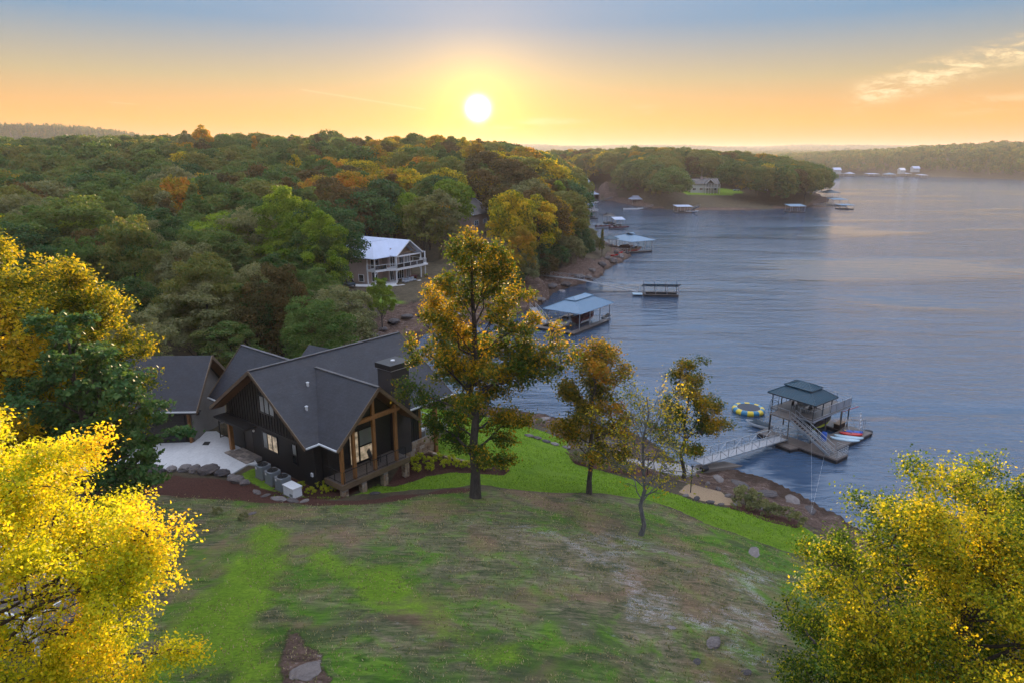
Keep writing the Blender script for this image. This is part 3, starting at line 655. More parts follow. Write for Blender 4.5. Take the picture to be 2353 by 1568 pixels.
grown('shore_tree', 0, loc=b, label='dark green tree turning orange beside the foot of the dock gangway', lm='mixed', seed=14, h=11.8, r=2.8, nleaf=int(14000*LD), lsize=.20,
      prof=[(.2, .4), (.35, .8), (.5, 1), (.65, .75), (.8, .45), (1, .25)], trunk_r=.2, limbs=18, first=.22, clump=.7, extra=[(3.4, 0, 5.6), (3.0, .4, 6.4)])
def free(name, x, y, **kw): return grown(name, 0, loc=(x, y, gz(x, y)), **kw)
free('autumn_tree', -29.9, 36.5, label='large golden brown tree filling the left edge below the wooded hill', lm='gold', seed=21, h=17.3, r=5.6, nleaf=int(60000*LD), lsize=.20, prof=full, trunk_r=.4, limbs=34, first=.3, clump=.9, dens=1.2)
free('autumn_tree', -25.6, 38.8, label='bright yellow topped tree just right of the golden brown tree at the left edge', lm='gold', seed=22, h=14.6, r=3.5, nleaf=int(34000*LD), lsize=.19, prof=full, trunk_r=.3, limbs=28, first=.3, clump=.7, dens=1.1, extra=[(2.4, -.5, 12.5), (1, -1, 14.8)])
free('evergreen_oak', -22.6, 33.6, label='dark green tree with layered boughs beside the garage and driveway', lm='deep', seed=23, h=12.6, r=3.7, nleaf=int(24000*LD), lsize=.24, prof=[(.1, .6), (.3, .95), (.5, 1), (.7, .8), (1, .3)], trunk_r=.28, limbs=26, first=.15, clump=.5, flat=.35, rise=.3, extra=[(4.2, -1, 8.4), (4.9, -.6, 6.6), (4.0, -1.2, 4.2), (3.4, -1, 9.6)])
DKP = at(95, 1400, 13.0); _g = unit(DKP-np.array([0, 0, CAM_H])); _b = np.array([-15.4, 16.5, gz(-15.4, 16.5)])
free('yellow_maple', -15.4, 16.5, gap=(DKP-_b, _g, .95), label='bright yellow tree nearest the camera at the lower left, white railing behind it', lm='yellow', seed=24, h=12.3, r=4.4, nleaf=int(170000*LD), lsize=.10, prof=[(.1, .6), (.3, .95), (.5, 1), (.7, .9), (.85, .65), (1, .25)], trunk_r=.28, limbs=36, first=.12, clump=.6, dens=1.2,
     extra=[(4.6, .4, 7.6), (5.4, .6, 8.3), (5.2, .2, 7.4), (3.2, 1.0, 10.6), (3.2, .2, 4.6), (2.9, -.5, 3.6)])
free('golden_oak', 14.9, 19.4, label='large golden green tree filling the lower right corner', lm='goldgreen', seed=25, h=12.0, r=4.9, nleaf=int(230000*LD), lsize=.10, prof=[(.05, .7), (.3, 1), (.5, 1), (.7, .88), (.85, .65), (1, .3)], trunk_r=.34, limbs=44, first=.08, clump=.62, dens=1.25, extra=[(-4.9, 0, 6.2), (-4.6, .5, 8.0), (-5.0, .2, 4.4), (-3.4, .3, 10.0), (-1.5, 0, 11.0), (2.6, .4, 11.0), (3.6, .2, 9.8), (-4.4, -.4, 2.8)])
free('golden_oak', 21.0, 22.0, label='second golden tree at the far right edge behind the larger one', lm='goldgreen', seed=26, h=14.6, r=4.2, nleaf=int(60000*LD), lsize=.14, prof=full, trunk_r=.3, limbs=32, first=.15, clump=.6)
# --- forest trees that share meshes
FV = []      # (wood, leaves, crown radius)
for k, (r_, h0, h1, nl, lf_, ls, shp_) in enumerate([(4.6, 3.5, 14, 46, 6500, .42, 'round'), (5.4, 4, 16, 54, 8000, .44, 'round'), (3.8, 3, 15.5, 44, 5600, .42, 'round'), (4.9, 4.5, 13, 40, 6000, .46, 'round'), (3.3, 2, 16.5, 44, 5000, .40, 'cone'), (5.0, 5, 17, 50, 7200, .44, 'round')]):
    lv, lf, tn = crown_lobes(40+k, r_, h0, h1, nl, int(lf_*LD), ls, shp_)
    FV.append((npmesh('forest_wood', *trunk_arr(k, h0, h1, r_, .26), M['bark'], smooth=True), npmesh('forest_crown', lv, lf, L['forest'], {'tint': tn}), r_, h1))
FN = []      # finer leaved ones for the trees nearest the camera
for k, (r_, h0, h1, nl, lf_, ls) in enumerate([(4.4, 3.5, 14, 95, 22000, .22), (4.8, 4, 16, 110, 25000, .22), (3.7, 3, 15.5, 90, 18000, .21), (4.5, 4, 13, 100, 21000, .22)]):
    lv, lf, tn = crown_lobes(140+k, r_, h0, h1, nl, lf_, ls, lob=.66); FN.append((npmesh('forest_wood', *trunk_arr(k+9, h0, h1, r_, .26), M['bark'], smooth=True), npmesh('forest_crown', lv, lf, L['forest'], {'tint': tn}), r_, h1))
FF = []
for k, (r_, h0, h1, nl, lf_, ls, shp_) in enumerate([(4.8, 3, 14, 20, 420, 1.25, 'round'), (5.4, 3, 16, 22, 460, 1.3, 'round'), (3.9, 2, 15, 16, 360, 1.15, 'round'), (2.6, 1, 16, 16, 260, 1.1, 'cone')]):
    lv, lf, tn = crown_lobes(80+k, r_, h0, h1, nl, lf_, ls, shp_)
    FF.append(npmesh('far_crown', lv, lf, L['forest'], {'tint': tn}))
# where trees may stand: on land, off the lawns, houses and rock
clear = [lawn, field, PG([(150, 1000), (470, 985), (600, 1065), (520, 1100), (150, 1120)]), hlawn, lawnh2, wrp]
clear_c = [(-24, 146, 17), (-21, 51, 10), (-8, 50, 13), (-24, 54, 9), (133, 478, 22), (118, 474, 14), (152, 486, 12), (172, 492, 9), (-19, 136, 10), (0, 25, 30), (-7, 199, 9), (-12, 40, 12)]
def ok_tree(x, y, smin):
    s = np.maximum(poly_sd(x, y, main_shore), poly_sd(x, y, far_shore)); k = s > smin
    for c in clear: k &= poly_sd(x, y, c) < -2.0
    for cx, cy_, r_ in clear_c: k &= np.hypot(x-cx, y-cy_) > r_
    return k
def scatter(x0, x1, y0, y1, sp, rng, jit=.42):
    a = np.arange(x0, x1, sp); b_ = np.arange(y0, y1, sp*.87); XX, YY = np.meshgrid(a, b_); XX = XX+(np.arange(len(b_)) % 2)[:, None]*sp*.5
    XX = XX+rng.uniform(-jit, jit, XX.shape)*sp; YY = YY+rng.uniform(-jit, jit, YY.shape)*sp; return XX.ravel(), YY.ravel()
rng = np.random.default_rng(5)
def inview(x, y, z, m=6):
    c, s = math.cos(PITCH), math.sin(PITCH); dpt = y*c-(z-CAM_H)*s; px = 1176+FOC*x/np.maximum(dpt, .1); return (dpt > 5) & (px > -FOC*m/dpt) & (px < 2352+FOC*m/dpt)
x1, y1 = scatter(-420, 260, 40, 700, 8.0, rng); k = ok_tree(x1, y1, 3.2); x1, y1 = x1[k], y1[k]
# nearer the camera on the left only the slope below the hill is wooded
k = ~((y1 < 62) & (x1 > -34)); x1, y1 = x1[k], y1[k]
k = ~((y1 < 120) & (x1 > 4)); x1, y1 = x1[k], y1[k]
z1 = base_h(x1, y1); k = inview(x1, y1, z1+8, 40); x1, y1, z1 = x1[k], y1[k], z1[k]; d1 = np.hypot(x1, y1)

# clearings: from the air these places lie open, so no crown stands in front of them
open_views = [(800, 992, 538, 668, 138), (800, 935, 640, 745, 138), (1568, 1652, 400, 452, 489), (1640, 1712, 425, 458, 470), (1700, 1765, 412, 442, 470), (1330, 1500, 462, 535, 425), (1344, 1386, 412, 436, 545), (1078, 1135, 496, 520, 225), (1345, 1420, 535, 600, 200),
    (1540, 1900, 476, 500, 428), (1395, 1500, 530, 600, 230), (1205, 1300, 640, 700, 140), (850, 1000, 715, 770, 110)]
def screen(x, y, z):
    c, s = math.cos(PITCH), math.sin(PITCH); dp = y*c-(z-CAM_H)*s; return 1176+FOC*x/dp, 784-FOC*((z-CAM_H)*c+y*s)/dp, dp
def blocks(x, y, zg, top, rad):
    sx_, sy_, dp = screen(x, y, top); _, sb_, _ = screen(x, y, zg); rp = FOC*rad/dp*.85; bad = np.zeros(len(x), bool)
    for a0, a1, b0, b1, D_ in open_views: bad |= (sx_+rp > a0) & (sx_-rp < a1) & (sy_ < b1) & (sb_ > b0) & (np.hypot(x, y) < D_)
    return bad
k = ~blocks(x1, y1, z1, z1+13, 4.0); x1, y1, z1, d1 = x1[k], y1[k], z1[k], d1[k]
o = np.argsort(d1); x1, y1, z1, d1 = x1[o], y1[o], z1[o], d1[o]
vis = inview(x1, y1, z1+8, 5); ind = np.where(vis)[0][:258]; rest = np.setdiff1d(np.arange(len(x1)), ind)
def height_cap(x, y, z, d):
    """canopy tops seen in the photograph: low by the cove, higher up the hill"""
    return np.interp(d, [60, 75, 100, 150, 220, 300, 380, 450, 700], [17, 15.5, 17, 21.5, 24.5, 30, 36.5, 38, 38])+z*0
hc = height_cap(x1, y1, z1, d1)+rng.normal(size=len(x1))*np.interp(d1, [100, 300], [2.2, 2.8])-np.clip(x1+20, 0, 60)*.06
def kind_of(x, y, d):
    if d < 105: return 0
    return 1 if d < 190 else 2
for i in ind:
    v = int(rng.integers(0, 6)); w_, l_, r_, h_ = FV[v] if d1[i] > 150 else FN[v % 4]; x, y, z = x1[i], y1[i], z1[i]
    want = np.clip(hc[i]-z, 7.5, 19); s_ = want/h_; sx = s_*np.clip(1.12+rng.normal()*.16, .8, 1.5)*(1.0 if s_ > .7 else 1.15); sx = min(sx, .95) if d1[i] < 118 else sx
    q = rng.random(); lmk, cn = None, 'green tree'
    if q < .07: lmk, cn = L['lime'], 'yellow green tree'
    elif q < .17: lmk, cn = L['olive'], 'olive tree'
    elif q < .28: lmk, cn = L['bronze'], 'bronze brown tree'
    elif q < .36: lmk, cn = L['deep'], 'dark green tree'
    elif q < .41 and d1[i] > 110: lmk, cn = L['amber'], 'amber tree'
    elif q < .80 and d1[i] > 125 and x > -.28*y: lmk, cn = (L['gold'], 'golden tree') if q < .55 else ((L['bronze'], 'bronze brown tree') if q < .68 else (L['amber'], 'amber tree'))  # more warm leaf colours sunward, standing in for the orange glow there
    px_i = screen(np.array([x]), np.array([y]), np.array([z+10]))[0][0]
    side_ = ('at the far left edge', 'above the garage roof', 'above the black house', 'left of the white house', 'behind the white house', 'right of the white house', 'on the point')[int(np.searchsorted([260, 480, 700, 850, 990, 1180], px_i))]
    dz_ = ('at the slope foot', 'low on the slope', 'midway up the slope', 'high on the slope', 'near the hilltop')[int(np.searchsorted([95, 130, 170, 230], d1[i]))]
    sz_ = 'broad' if sx/s_ > 1.08 else ('narrow' if sx/s_ < .97 else 'rounded')
    lab = f'{sz_} {cn}, {dz_}, {side_}'
    tree_obj('forest_tree', (x, y, z-.3), w_, l_, lab, 'hillside trees: '+lab, rz=rng.random()*6.28, sc=(sx, sx, s_), lm=lmk)
# --- single trees the eye picks out
def single(name, px, py_top, d, want, lm, label, v=0, w_=1.0, gzv=None):
    dd = ray(px, py_top); dd = dd/dd[1]; p = dd*d; x, y = p[0], p[1]; ztop = CAM_H+p[2]; z = ztop-want
    z = min(z, gz(x, y)+1.0) if gzv is None else gzv; z = gz(x, y)-.2; want = ztop-z
    V_ = FV[v] if d > 150 else FN[v % 4]
    s_ = want/V_[3]; return tree_obj(name, (x, y, z), V_[0], V_[1], label, sc=(want/V_[3]*w_, want/V_[3]*w_, s_), rz=px*.1, lm=L[lm])
single('tall_poplar', 648, 432, 118, 18, 'lime', 'tall bright yellow green tree left of the white house, taller of the pair', 2, .95)
single('tall_poplar', 736, 488, 112, 15, 'lime', 'yellow green tree right against the white house, shorter of the pair', 2, .9)
single('oak_tree', 872, 645, 118, 8, 'lime', 'small yellow green tree in front of the patio of the white house', 0, .9)
single('oak_tree', 430, 572, 84, 12, 'olive', 'olive yellow tree below the dark wood, left of the black house', 4, 1.0)
single('oak_tree', 450, 660, 74, 10, 'olive', 'pale grey green rounded tree behind the garage', 3, 1.25)
single('oak_tree', 590, 660, 78, 10, 'deep', 'spiky bright green tree behind the black house roof', 0, 1.2)
single('oak_tree', 760, 668, 84, 9, 'olive', 'rounded grey green tree above the black house roof ridge', 3, 1.35)
single('oak_tree', 700, 700, 92, 8, 'olive', 'low grey green tree beside the rocky cove', 0, 1.3)
single('skyline_tree', 462, 292, 330, 20, 'amber', 'tall sparse tree standing proud of the skyline at left', 2, .8)
single('skyline_tree', 425, 305, 320, 20, 'olive', 'shorter sparse tree beside the tall one on the skyline at left', 2, .7)
single('skyline_tree', 728, 312, 340, 20, 'bronze', 'lone round topped tree above the middle of the skyline', 2, .6)
single('skyline_tree', 583, 315, 335, 20, 'amber', 'bare topped tree on the skyline between the sparse pair and the lone round tree', 4, .8)
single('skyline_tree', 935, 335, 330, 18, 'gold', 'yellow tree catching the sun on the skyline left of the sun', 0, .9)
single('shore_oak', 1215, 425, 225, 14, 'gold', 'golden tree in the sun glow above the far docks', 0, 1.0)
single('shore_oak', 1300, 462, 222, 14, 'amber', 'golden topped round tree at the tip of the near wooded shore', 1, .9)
single('shore_oak', 1318, 515, 205, 12, 'deep', 'dark green tree overhanging the water at the wooded tip', 5, .9)
single('shore_oak', 1235, 610, 170, 7, 'olive', 'low olive tree beside the rocks near the gangway', 3, .9)
single('shore_oak', 1298, 575, 178, 8, 'olive', 'bushy olive tree on the point above the rocks', 0, .95)
single('shore_oak', 1345, 570, 190, 7, 'deep', 'small dark green tree on the tip above the red boats', 3, .8)
single('shore_oak', 1384, 528, 205, 7, 'mixed', 'slender small tree by the green gazebo at the end of the point', 4, .6)
bank_ = [(1282, 618, 6, 'deep'), (1312, 606, 7, 'olive'), (1342, 594, 6, 'deep'), (1252, 640, 6, 'bronze'), (1204, 655, 7, 'olive'), (1228, 632, 8, 'deep'), (1294, 590, 7, 'bronze'), (1364, 580, 5, 'olive'), (1180, 668, 5, 'deep'), (1266, 600, 8, 'olive'), (1330, 570, 7, 'deep'), (1322, 545, 7, 'bronze'), (1352, 560, 5, 'olive'), (1150, 680, 4, 'olive')]
for q_, (bx0, by0, hh_, lm_) in enumerate(bank_):
    b = base_at(bx0, by0); s_ = hh_/FV[q_ % 2][3]; col_ = {'deep': 'dark green', 'olive': 'olive', 'bronze': 'bronze'}[lm_]
    tree_obj('shore_tree', b-[0, 0, .8*s_*3.5+.2], FV[q_ % 2][0], FV[q_ % 2][1], f'low {col_} tree on the rocky bank of the near point, {ORD[q_]} from the gangway', 'low trees on the bank of the point', rz=q_, sc=(s_*1.5, s_*1.5, s_*1.2), lm=L[lm_])
single('point_tree', 1855, 392, 462, 17, 'deep', 'last dark tree at the end of the far peninsula', 1, 1.1)
single('point_tree', 1806, 385, 470, 17, 'deep', 'dark tree second from the end of the far peninsula', 5, 1.1)
single('point_tree', 1745, 372, 480, 17, 'deep', 'dark tree behind the second peninsula house', 1, 1.1)
# --- the rest of the woods: one mass that nobody could count
def wood_mass(name, x, y, z, sc, meshes, idx=None, zs=None, rngs=0):
    rg = np.random.default_rng(rngs); n_ = len(x); me = bpy.data.meshes.new(name); me.vertices.add(n_)
    me.vertices.foreach_set('co', np.stack([x, y, z-.4], 1).astype(np.float32).ravel())
    a = me.attributes.new('scl', 'FLOAT_VECTOR', 'POINT'); s2 = sc*(1+rg.normal(size=n_)*.1); zs = sc if zs is None else zs
    a.data.foreach_set('vector', np.stack([s2, s2, zs], 1).astype(np.float32).ravel())
    a = me.attributes.new('rot', 'FLOAT', 'POINT'); a.data.foreach_set('value', (rg.random(n_)*6.28).astype(np.float32))
    a = me.attributes.new('pick', 'INT', 'POINT'); a.data.foreach_set('value', (rg.integers(0, len(meshes), n_) if idx is None else idx).astype(np.int32))
    o = bpy.data.objects.new(name, me); C.objects.link(o); tag(o, kind='stuff')
    ng = bpy.data.node_groups.new(name, 'GeometryNodeTree'); ng.interface.new_socket('Geometry', in_out='INPUT', socket_type='NodeSocketGeometry'); ng.interface.new_socket('Geometry', in_out='OUTPUT', socket_type='NodeSocketGeometry')
    N = ng.nodes.new; gi, go = N('NodeGroupInput'), N('NodeGroupOutput'); iop = N('GeometryNodeInstanceOnPoints'); jn = N('GeometryNodeJoinGeometry')
    for m_ in reversed(meshes):
        src = bpy.data.objects.new('variant', m_); oi = N('GeometryNodeObjectInfo'); oi.inputs['Object'].default_value = src; oi.inputs['As Instance'].default_value = True
        ng.links.new(oi.outputs['Geometry'], jn.inputs[0])
    def attr(nm, t): q = N('GeometryNodeInputNamedAttribute'); q.data_type = t; q.inputs['Name'].default_value = nm; return q.outputs['Attribute']
    cx_ = N('ShaderNodeCombineXYZ'); ng.links.new(attr('rot', 'FLOAT'), cx_.inputs[2])
    ng.links.new(gi.outputs[0], iop.inputs['Points']); ng.links.new(jn.outputs[0], iop.inputs['Instance']); iop.inputs['Pick Instance'].default_value = True
    ng.links.new(attr('pick', 'INT'), iop.inputs['Instance Index']); ng.links.new(cx_.outputs[0], iop.inputs['Rotation']); ng.links.new(attr('scl', 'FLOAT_VECTOR'), iop.inputs['Scale'])
    ng.links.new(iop.outputs[0], go.inputs[0]); o.modifiers.new('trees', 'NODES').node_group = ng
    return o
# autumn trees, more of them towards the sun: their colour stands for its orange glow
emer = (d1[rest] > 250) & (rng.random(len(rest)) < .16)
ix = rng.integers(0, 6, len(rest)); ix = np.where(emer, 2, ix); hh = np.array([f[3] for f in FV])[ix]; want = np.clip(hc[rest]-z1[rest]+emer*rng.uniform(1.5, 4.5, len(rest)), 8, 22)
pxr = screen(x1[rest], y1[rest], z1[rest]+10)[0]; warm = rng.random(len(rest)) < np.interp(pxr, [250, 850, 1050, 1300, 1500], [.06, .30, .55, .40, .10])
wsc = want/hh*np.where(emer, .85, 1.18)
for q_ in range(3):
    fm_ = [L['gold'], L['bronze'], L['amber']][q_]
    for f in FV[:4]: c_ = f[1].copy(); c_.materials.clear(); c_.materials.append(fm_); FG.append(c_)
kk = np.where(warm)[0]; wg = wood_mass('autumn_glow_woods', x1[rest][kk], y1[rest][kk], z1[rest][kk], wsc[kk], FG, ix[kk] % 4+4*rng.integers(0, 3, len(kk)), (want/hh)[kk]); tag(wg, 'amber and bronze trees in the woods towards the sun, coloured partly for its glow', 'woods')
kk = np.where(~warm)[0]
wm_ = wood_mass('distant_woods', x1[rest][kk], y1[rest][kk], z1[rest][kk], wsc[kk], [f[1] for f in FV], ix[kk], (want/hh)[kk])
tag(wm_, 'dense mixed woods covering the hills beyond the houses', 'woods')
x2, y2 = scatter(-1900, 1500, 650, 2600, 10.5, rng); k = ok_tree(x2, y2, 5); x2, y2 = x2[k], y2[k]; z2 = base_h(x2, y2)
k = inview(x2, y2, z2+10, 30) & ((y2 > 900) | (x2 > -260)) ; x2, y2, z2 = x2[k], y2[k], z2[k]; s2 = rng.uniform(.8, 1.25, len(x2))
pk = rng.integers(0, 4, len(x2)); pk = np.where((x2 < -350) & (rng.random(len(x2)) < .75), 3, pk)
f1 = wood_mass('far_shore_woods', x2, y2, z2, s2, FF, pk); tag(f1, 'hazy woods on the hills across the lake', 'woods')
x3, y3 = scatter(-1600, 4200, 2600, 6200, 30, rng); z3 = base_h(x3, y3); k = inview(x3, y3, z3, 60) & (poly_sd(x3, y3, far_shore) > 5); x3, y3, z3 = x3[k], y3[k], z3[k]
f2 = wood_mass('horizon_woods', x3, y3, z3, rng.uniform(1.7, 2.8, len(x3)), FF, None, rng.uniform(.9, 1.5, len(x3))); tag(f2, 'faint wooded ridges on the horizon', 'woods')
print('trees', len(ind), len(rest), len(x2), len(x3))
# understory shrubs on wooded shores

# --- grass: tufts in the rough field and on the lawns
def tufts(name, poly, n_, x0, x1, y0, y1, hgt, lm, label, seed, inv=None):
    rg = np.random.default_rng(seed); x = rg.uniform(x0, x1, n_); y = y0+(y1-y0)*rg.random(n_)**1.25; k = poly_sd(x, y, poly) > 0
    if inv: k &= poly_sd(x, y, inv) < 0
    k &= fbm(x, y, .5, 3, seed) > .36; x, y = x[k], y[k]; z = base_h(x, y); m_ = 3; c = np.stack([x, y, z], 1).repeat(m_, 0); c += rg.normal(size=c.shape)*[.07, .07, .0]
    a = rg.random(len(c))*6.28; h_ = hgt*rg.uniform(.5, 1.3, len(c)); w_ = .018+.02*rg.random(len(c)); lean = rg.normal(size=(len(c), 2))*.6*h_[:, None]
    sd = np.stack([np.cos(a)*w_, np.sin(a)*w_, 0*a], 1); top = c+np.concatenate([lean, h_[:, None]], 1)
    v = np.stack([c-sd-[0, 0, .03], c+sd-[0, 0, .03], top], 1).reshape(-1, 3); f = np.arange(len(v)).reshape(-1, 3)
    me = npmesh(name, v, f, L[lm], {'tint': np.repeat(np.clip(rg.random(len(c)), 0, 1), 3)}); o = bpy.data.objects.new(name, me); C.objects.link(o); tag(o, label, 'grass', None, 'stuff')
L['drygrass'] = leaf('dry_grass_blades', [(.12, .15, .05), (.20, .22, .08), (.36, .31, .15), (.52, .44, .27)], .3, .0)
L['lawngrass'] = leaf('lawn_grass_blades', [(.08, .18, .01), (.20, .38, .02), (.36, .55, .05)], .35, .0)
tufts('dry_grass', field, 42000, -22, 34, 14, 52, .075, 'drygrass', 'short dry grass of the sloping field', 3)
tufts('lawn_grass', lawn, 60000, -16, 36, 30, 78, .09, 'lawngrass', 'thick bright green lawn grass', 4, bed1)
# ================================================================ black gabled house
ZE, ZG = 12.2, 9.05
hroot = empty('gabled_house', (HO[0], HO[1], 0), TH_H, 'black board and batten house with steep charcoal roofs and cedar posts', 'house')
def pair(mb, p): return mb
# walls: a closed body with recessed entry on the front left
def wall_poly(mb, pts, t=.2):  # vertical wall from 3D outline, thickened inward along given normal
    return mb
zr = lambda y: ZE+(16.3-ZE)*(1-abs(y-6.18)/6.18)          # main roof plane height
w = MB()
X0, X1, Y0, Y1 = 1.0, 10.6, .6, 11.8
w.box(X0, X1, Y0, Y1, 6.0, ZE+.15)                         # body
wf = MB().slab([(X0-.004, Y0, ZE+.1), (X0-.004, 6.18, 15.98), (X0-.004, Y1, ZE+.1)], .3, (1, 0, 0)).slab([(X1+.004, Y0, ZE+.1), (X1+.004, 6.18, 15.98), (X1+.004, Y1, ZE+.1)], .3, (-1, 0, 0))
w.v += []; n0 = len(w.v); w.v += wf.v; w.f += [tuple(i+n0 for i in f) for f in wf.f]
w.box(2.2, 6.6, 11.5, 13.9, 6.0, ZE+.1)                    # left wing
w.slab([(2.0, 13.9, ZE), (4.2, 13.9, 15.2), (6.8, 13.9, ZE)], .3, (0, -1, 0))
w.box(1.6, 7.2, -.05, .8, 6.0, ZE+.4)                        # wall behind the porch
w.slab([(1.4, .1, ZE+.2), (4.75, .1, 15.2), (8.0, .1, ZE+.2)], .25, (0, 1, 0))
w.build('wall', M['siding_black'], hroot)
bt = MB()
y = Y0+.2
while y < Y1-.1:
    if 4.85 < y < 7.05:
        bt.box(X0-.06, X0-.004, y-.03, y+.03, 14.25, max(14.3, zr(y)-.22)); bt.box(X0-.06, X0-.004, y-.03, y+.03, 11.72, 12.75); y += .36; continue
    top = zr(y)-.22; bot = 12.05 if not (7.4 < y) else 11.75
    bt.box(X0-.06, X0-.004, y-.03, y+.03, 11.72, top); y += .36
for q in range(14): bt.box(X1-3.2+q*.24, X1-3.16+q*.24, Y0-.05, Y0-.002, 9.2, ZE-.1)
bt.box(X0-.08, X0-.003, Y0, Y1, 11.56, 11.70)
bt.build('siding_battens', M['batten'], hroot, kind='stuff')
# recessed entry: dark opening, cedar corner post, lintel
en = MB(); en.box(X0-.02, X0+.02, 8.3, 9.3, 9.25, 11.35); en.build('front_door', M['black_metal'], hroot)
MB().box(X0-1.0, X0-.005, 7.6, 12.0, 11.42, 11.56).build('entry_canopy', M['siding_black'], hroot)
MB().box(X0-.75, X0-.45, 10.25, 10.55, 9.05, 11.42).build('entry_post', M['cedar'], hroot, bevel=.02)
MB().box(X0-.05, X0+.0-.01, 9.5, 11.6, 9.1, 11.3).build('entry_screen', M['batten'], hroot)
li = MB(); li.tube((X0-.15, 7.95, 11.1), (X0-.05, 7.95, 11.1), .09, .09, 10); li.build('wall_light', M['white_paint'], hroot)
# entry stoop of flagstones: joints recessed between separate pavers
MB().box(-.35, X0-.01, 7.3, 9.9, 8.9, 9.17).build('stoop_slab', M['mortar'], hroot)
rg = random.Random(4)
for i in range(6):
    for j in range(2):
        x0 = -.38+j*.34; y0 = 7.1+i*.52
        MB().box(x0, x0+.31, y0+.02, y0+.49, 8.85, 9.20+rg.uniform(0, .012)).build('paver', M['flagstone'], hroot)
for i in range(3):
    for j in range(2):
        MB().box(.32+j*.33, .62+j*.33, 7.35+i*.86, 8.17+i*.86, 9.17, 9.205+rg.uniform(0, .01)).build('paver', M['flagstone'], hroot)
# roofs
def roof(name, pts, t=.22, m_='roof_dark'): return MB().slab(pts, t).build(name, M[m_], hroot)
yr, zt = 6.18, 16.3
roof('main_roof_right', [(0, 0, ZE), (13.9, 0, ZE), (13.9, yr, zt), (0, yr, zt)])
roof('main_roof_left', [(0, yr, zt), (13.9, yr, zt), (13.9, 12.36, ZE), (0, 12.36, ZE)])
PX, PZ = 4.75, 15.62            # porch gable ridge
yb = (PZ-ZE)/(zt-ZE)*yr         # where its ridge meets the main slope
roof('porch_roof_left', [(1.05, -1.95, ZE+.01), (PX, -1.95, PZ), (PX, yb, PZ+.01), (1.05, .02, ZE+.03)])
roof('porch_roof_right', [(8.35, -1.95, ZE+.05), (8.35, .02, ZE+.05), (PX, yb, PZ+.01), (PX, -1.95, PZ)])
LX, LZ = 4.25, 15.8
yl = 12.36-(LZ-ZE)/(zt-ZE)*yr
roof('wing_roof_front', [(1.0, 14.5, ZE+.02), (1.0, 12.34, ZE+.03), (LX, yl, LZ+.01), (LX, 14.5, LZ)])
roof('wing_roof_back', [(LX, 14.5, LZ), (LX, yl, LZ+.01), (7.5, 12.34, ZE+.03), (7.5, 14.5, ZE+.02)])
roof('dormer_roof_front', [(7.6, 12.6, 13.4), (9.3, 12.6, 15.1), (9.3, 7.9, 15.35), (7.6, 9.8, 13.9)])
roof('dormer_roof_back', [(9.3, 12.6, 15.1), (11.2, 12.6, 13.4), (11.2, 9.8, 13.9), (9.3, 7.9, 15.35)])
MB().slab([(7.9, 12.2, 13.45), (9.3, 12.2, 14.95), (10.9, 12.2, 13.45)], .2, (0, -1, 0)).box(7.9, 10.9, 11.7, 12.2, 9, 13.44).build('dormer_wall', M['siding_black'], hroot)
# cedar soffits under the front and porch overhangs, rake boards, white drip edges
for nm, pts in (('soffit', [(.05, .1, ZE-.17), (.99, .1, ZE-.17), (.99, yr, zt-.24), (.05, yr, zt-.24)]), ('soffit', [(.05, yr, zt-.24), (.99, yr, zt-.24), (.99, 12.2, ZE-.17), (.05, 12.2, ZE-.17)]),
                ('porch_ceiling', [(1.3, -1.9, ZE+.0), (PX, -1.9, PZ-.25), (PX, .09, PZ-.25), (1.3, .09, ZE+.0)]), ('porch_ceiling', [(PX, -1.9, PZ-.25), (8.1, -1.9, ZE+.05), (8.1, .09, ZE+.05), (PX, .09, PZ-.25)])):
    MB().slab(pts, .03).build(nm, M['cedar_soffit'], hroot)
rk = [((-.04, 0, ZE-.1), (-.04, yr, zt-.1)), ((-.04, yr, zt-.1), (-.04, 12.36, ZE-.1)), ((1.05, -1.99, ZE-.08), (PX, -1.99, PZ-.1)), ((PX, -1.99, PZ-.1), (8.35, -1.99, ZE-.06)), ((1.0, 14.54, ZE-.08), (LX, 14.54, LZ-.1)), ((LX, 14.54, LZ-.1), (7.5, 14.54, ZE-.08)), ((13.94, 0, ZE-.1), (13.94, yr, zt-.1))]
for a, b in rk: MB().beam(a, b, .05, .24).build('rake_board', M['deck_fascia'], hroot)
for a, b in [((.0, -.06, ZE-.02), (1.02, -.06, ZE-.02)), ((1.0, 0.0, ZE-.0), (1.0, -1.96, ZE-.0)), ((8.36, -.06, ZE-.02), (13.9, -.06, ZE-.02)), ((.94, 12.4, ZE+.0), (.94, 14.5, ZE+.0))]:
    MB().beam(a, b, .09, .10).build('gutter', M['gutter'], hroot)
for a, b in [((0, yr, zt+.02), (13.9, yr, zt+.02)), ((PX, -1.95, PZ+.02), (PX, yb, PZ+.03)), ((LX, 14.5, LZ+.02), (LX, yl, LZ+.03))]:
    MB().beam(a, b, .22, .05).build('ridge_cap', M['roof_grey'], hroot)
dp = MB(); dp.path([(8.2, -.1, ZE-.1), (8.2, -.12, 11.9), (8.3, -.09, 9.2)], .04); dp.build('downspout', M['gutter'], hroot)
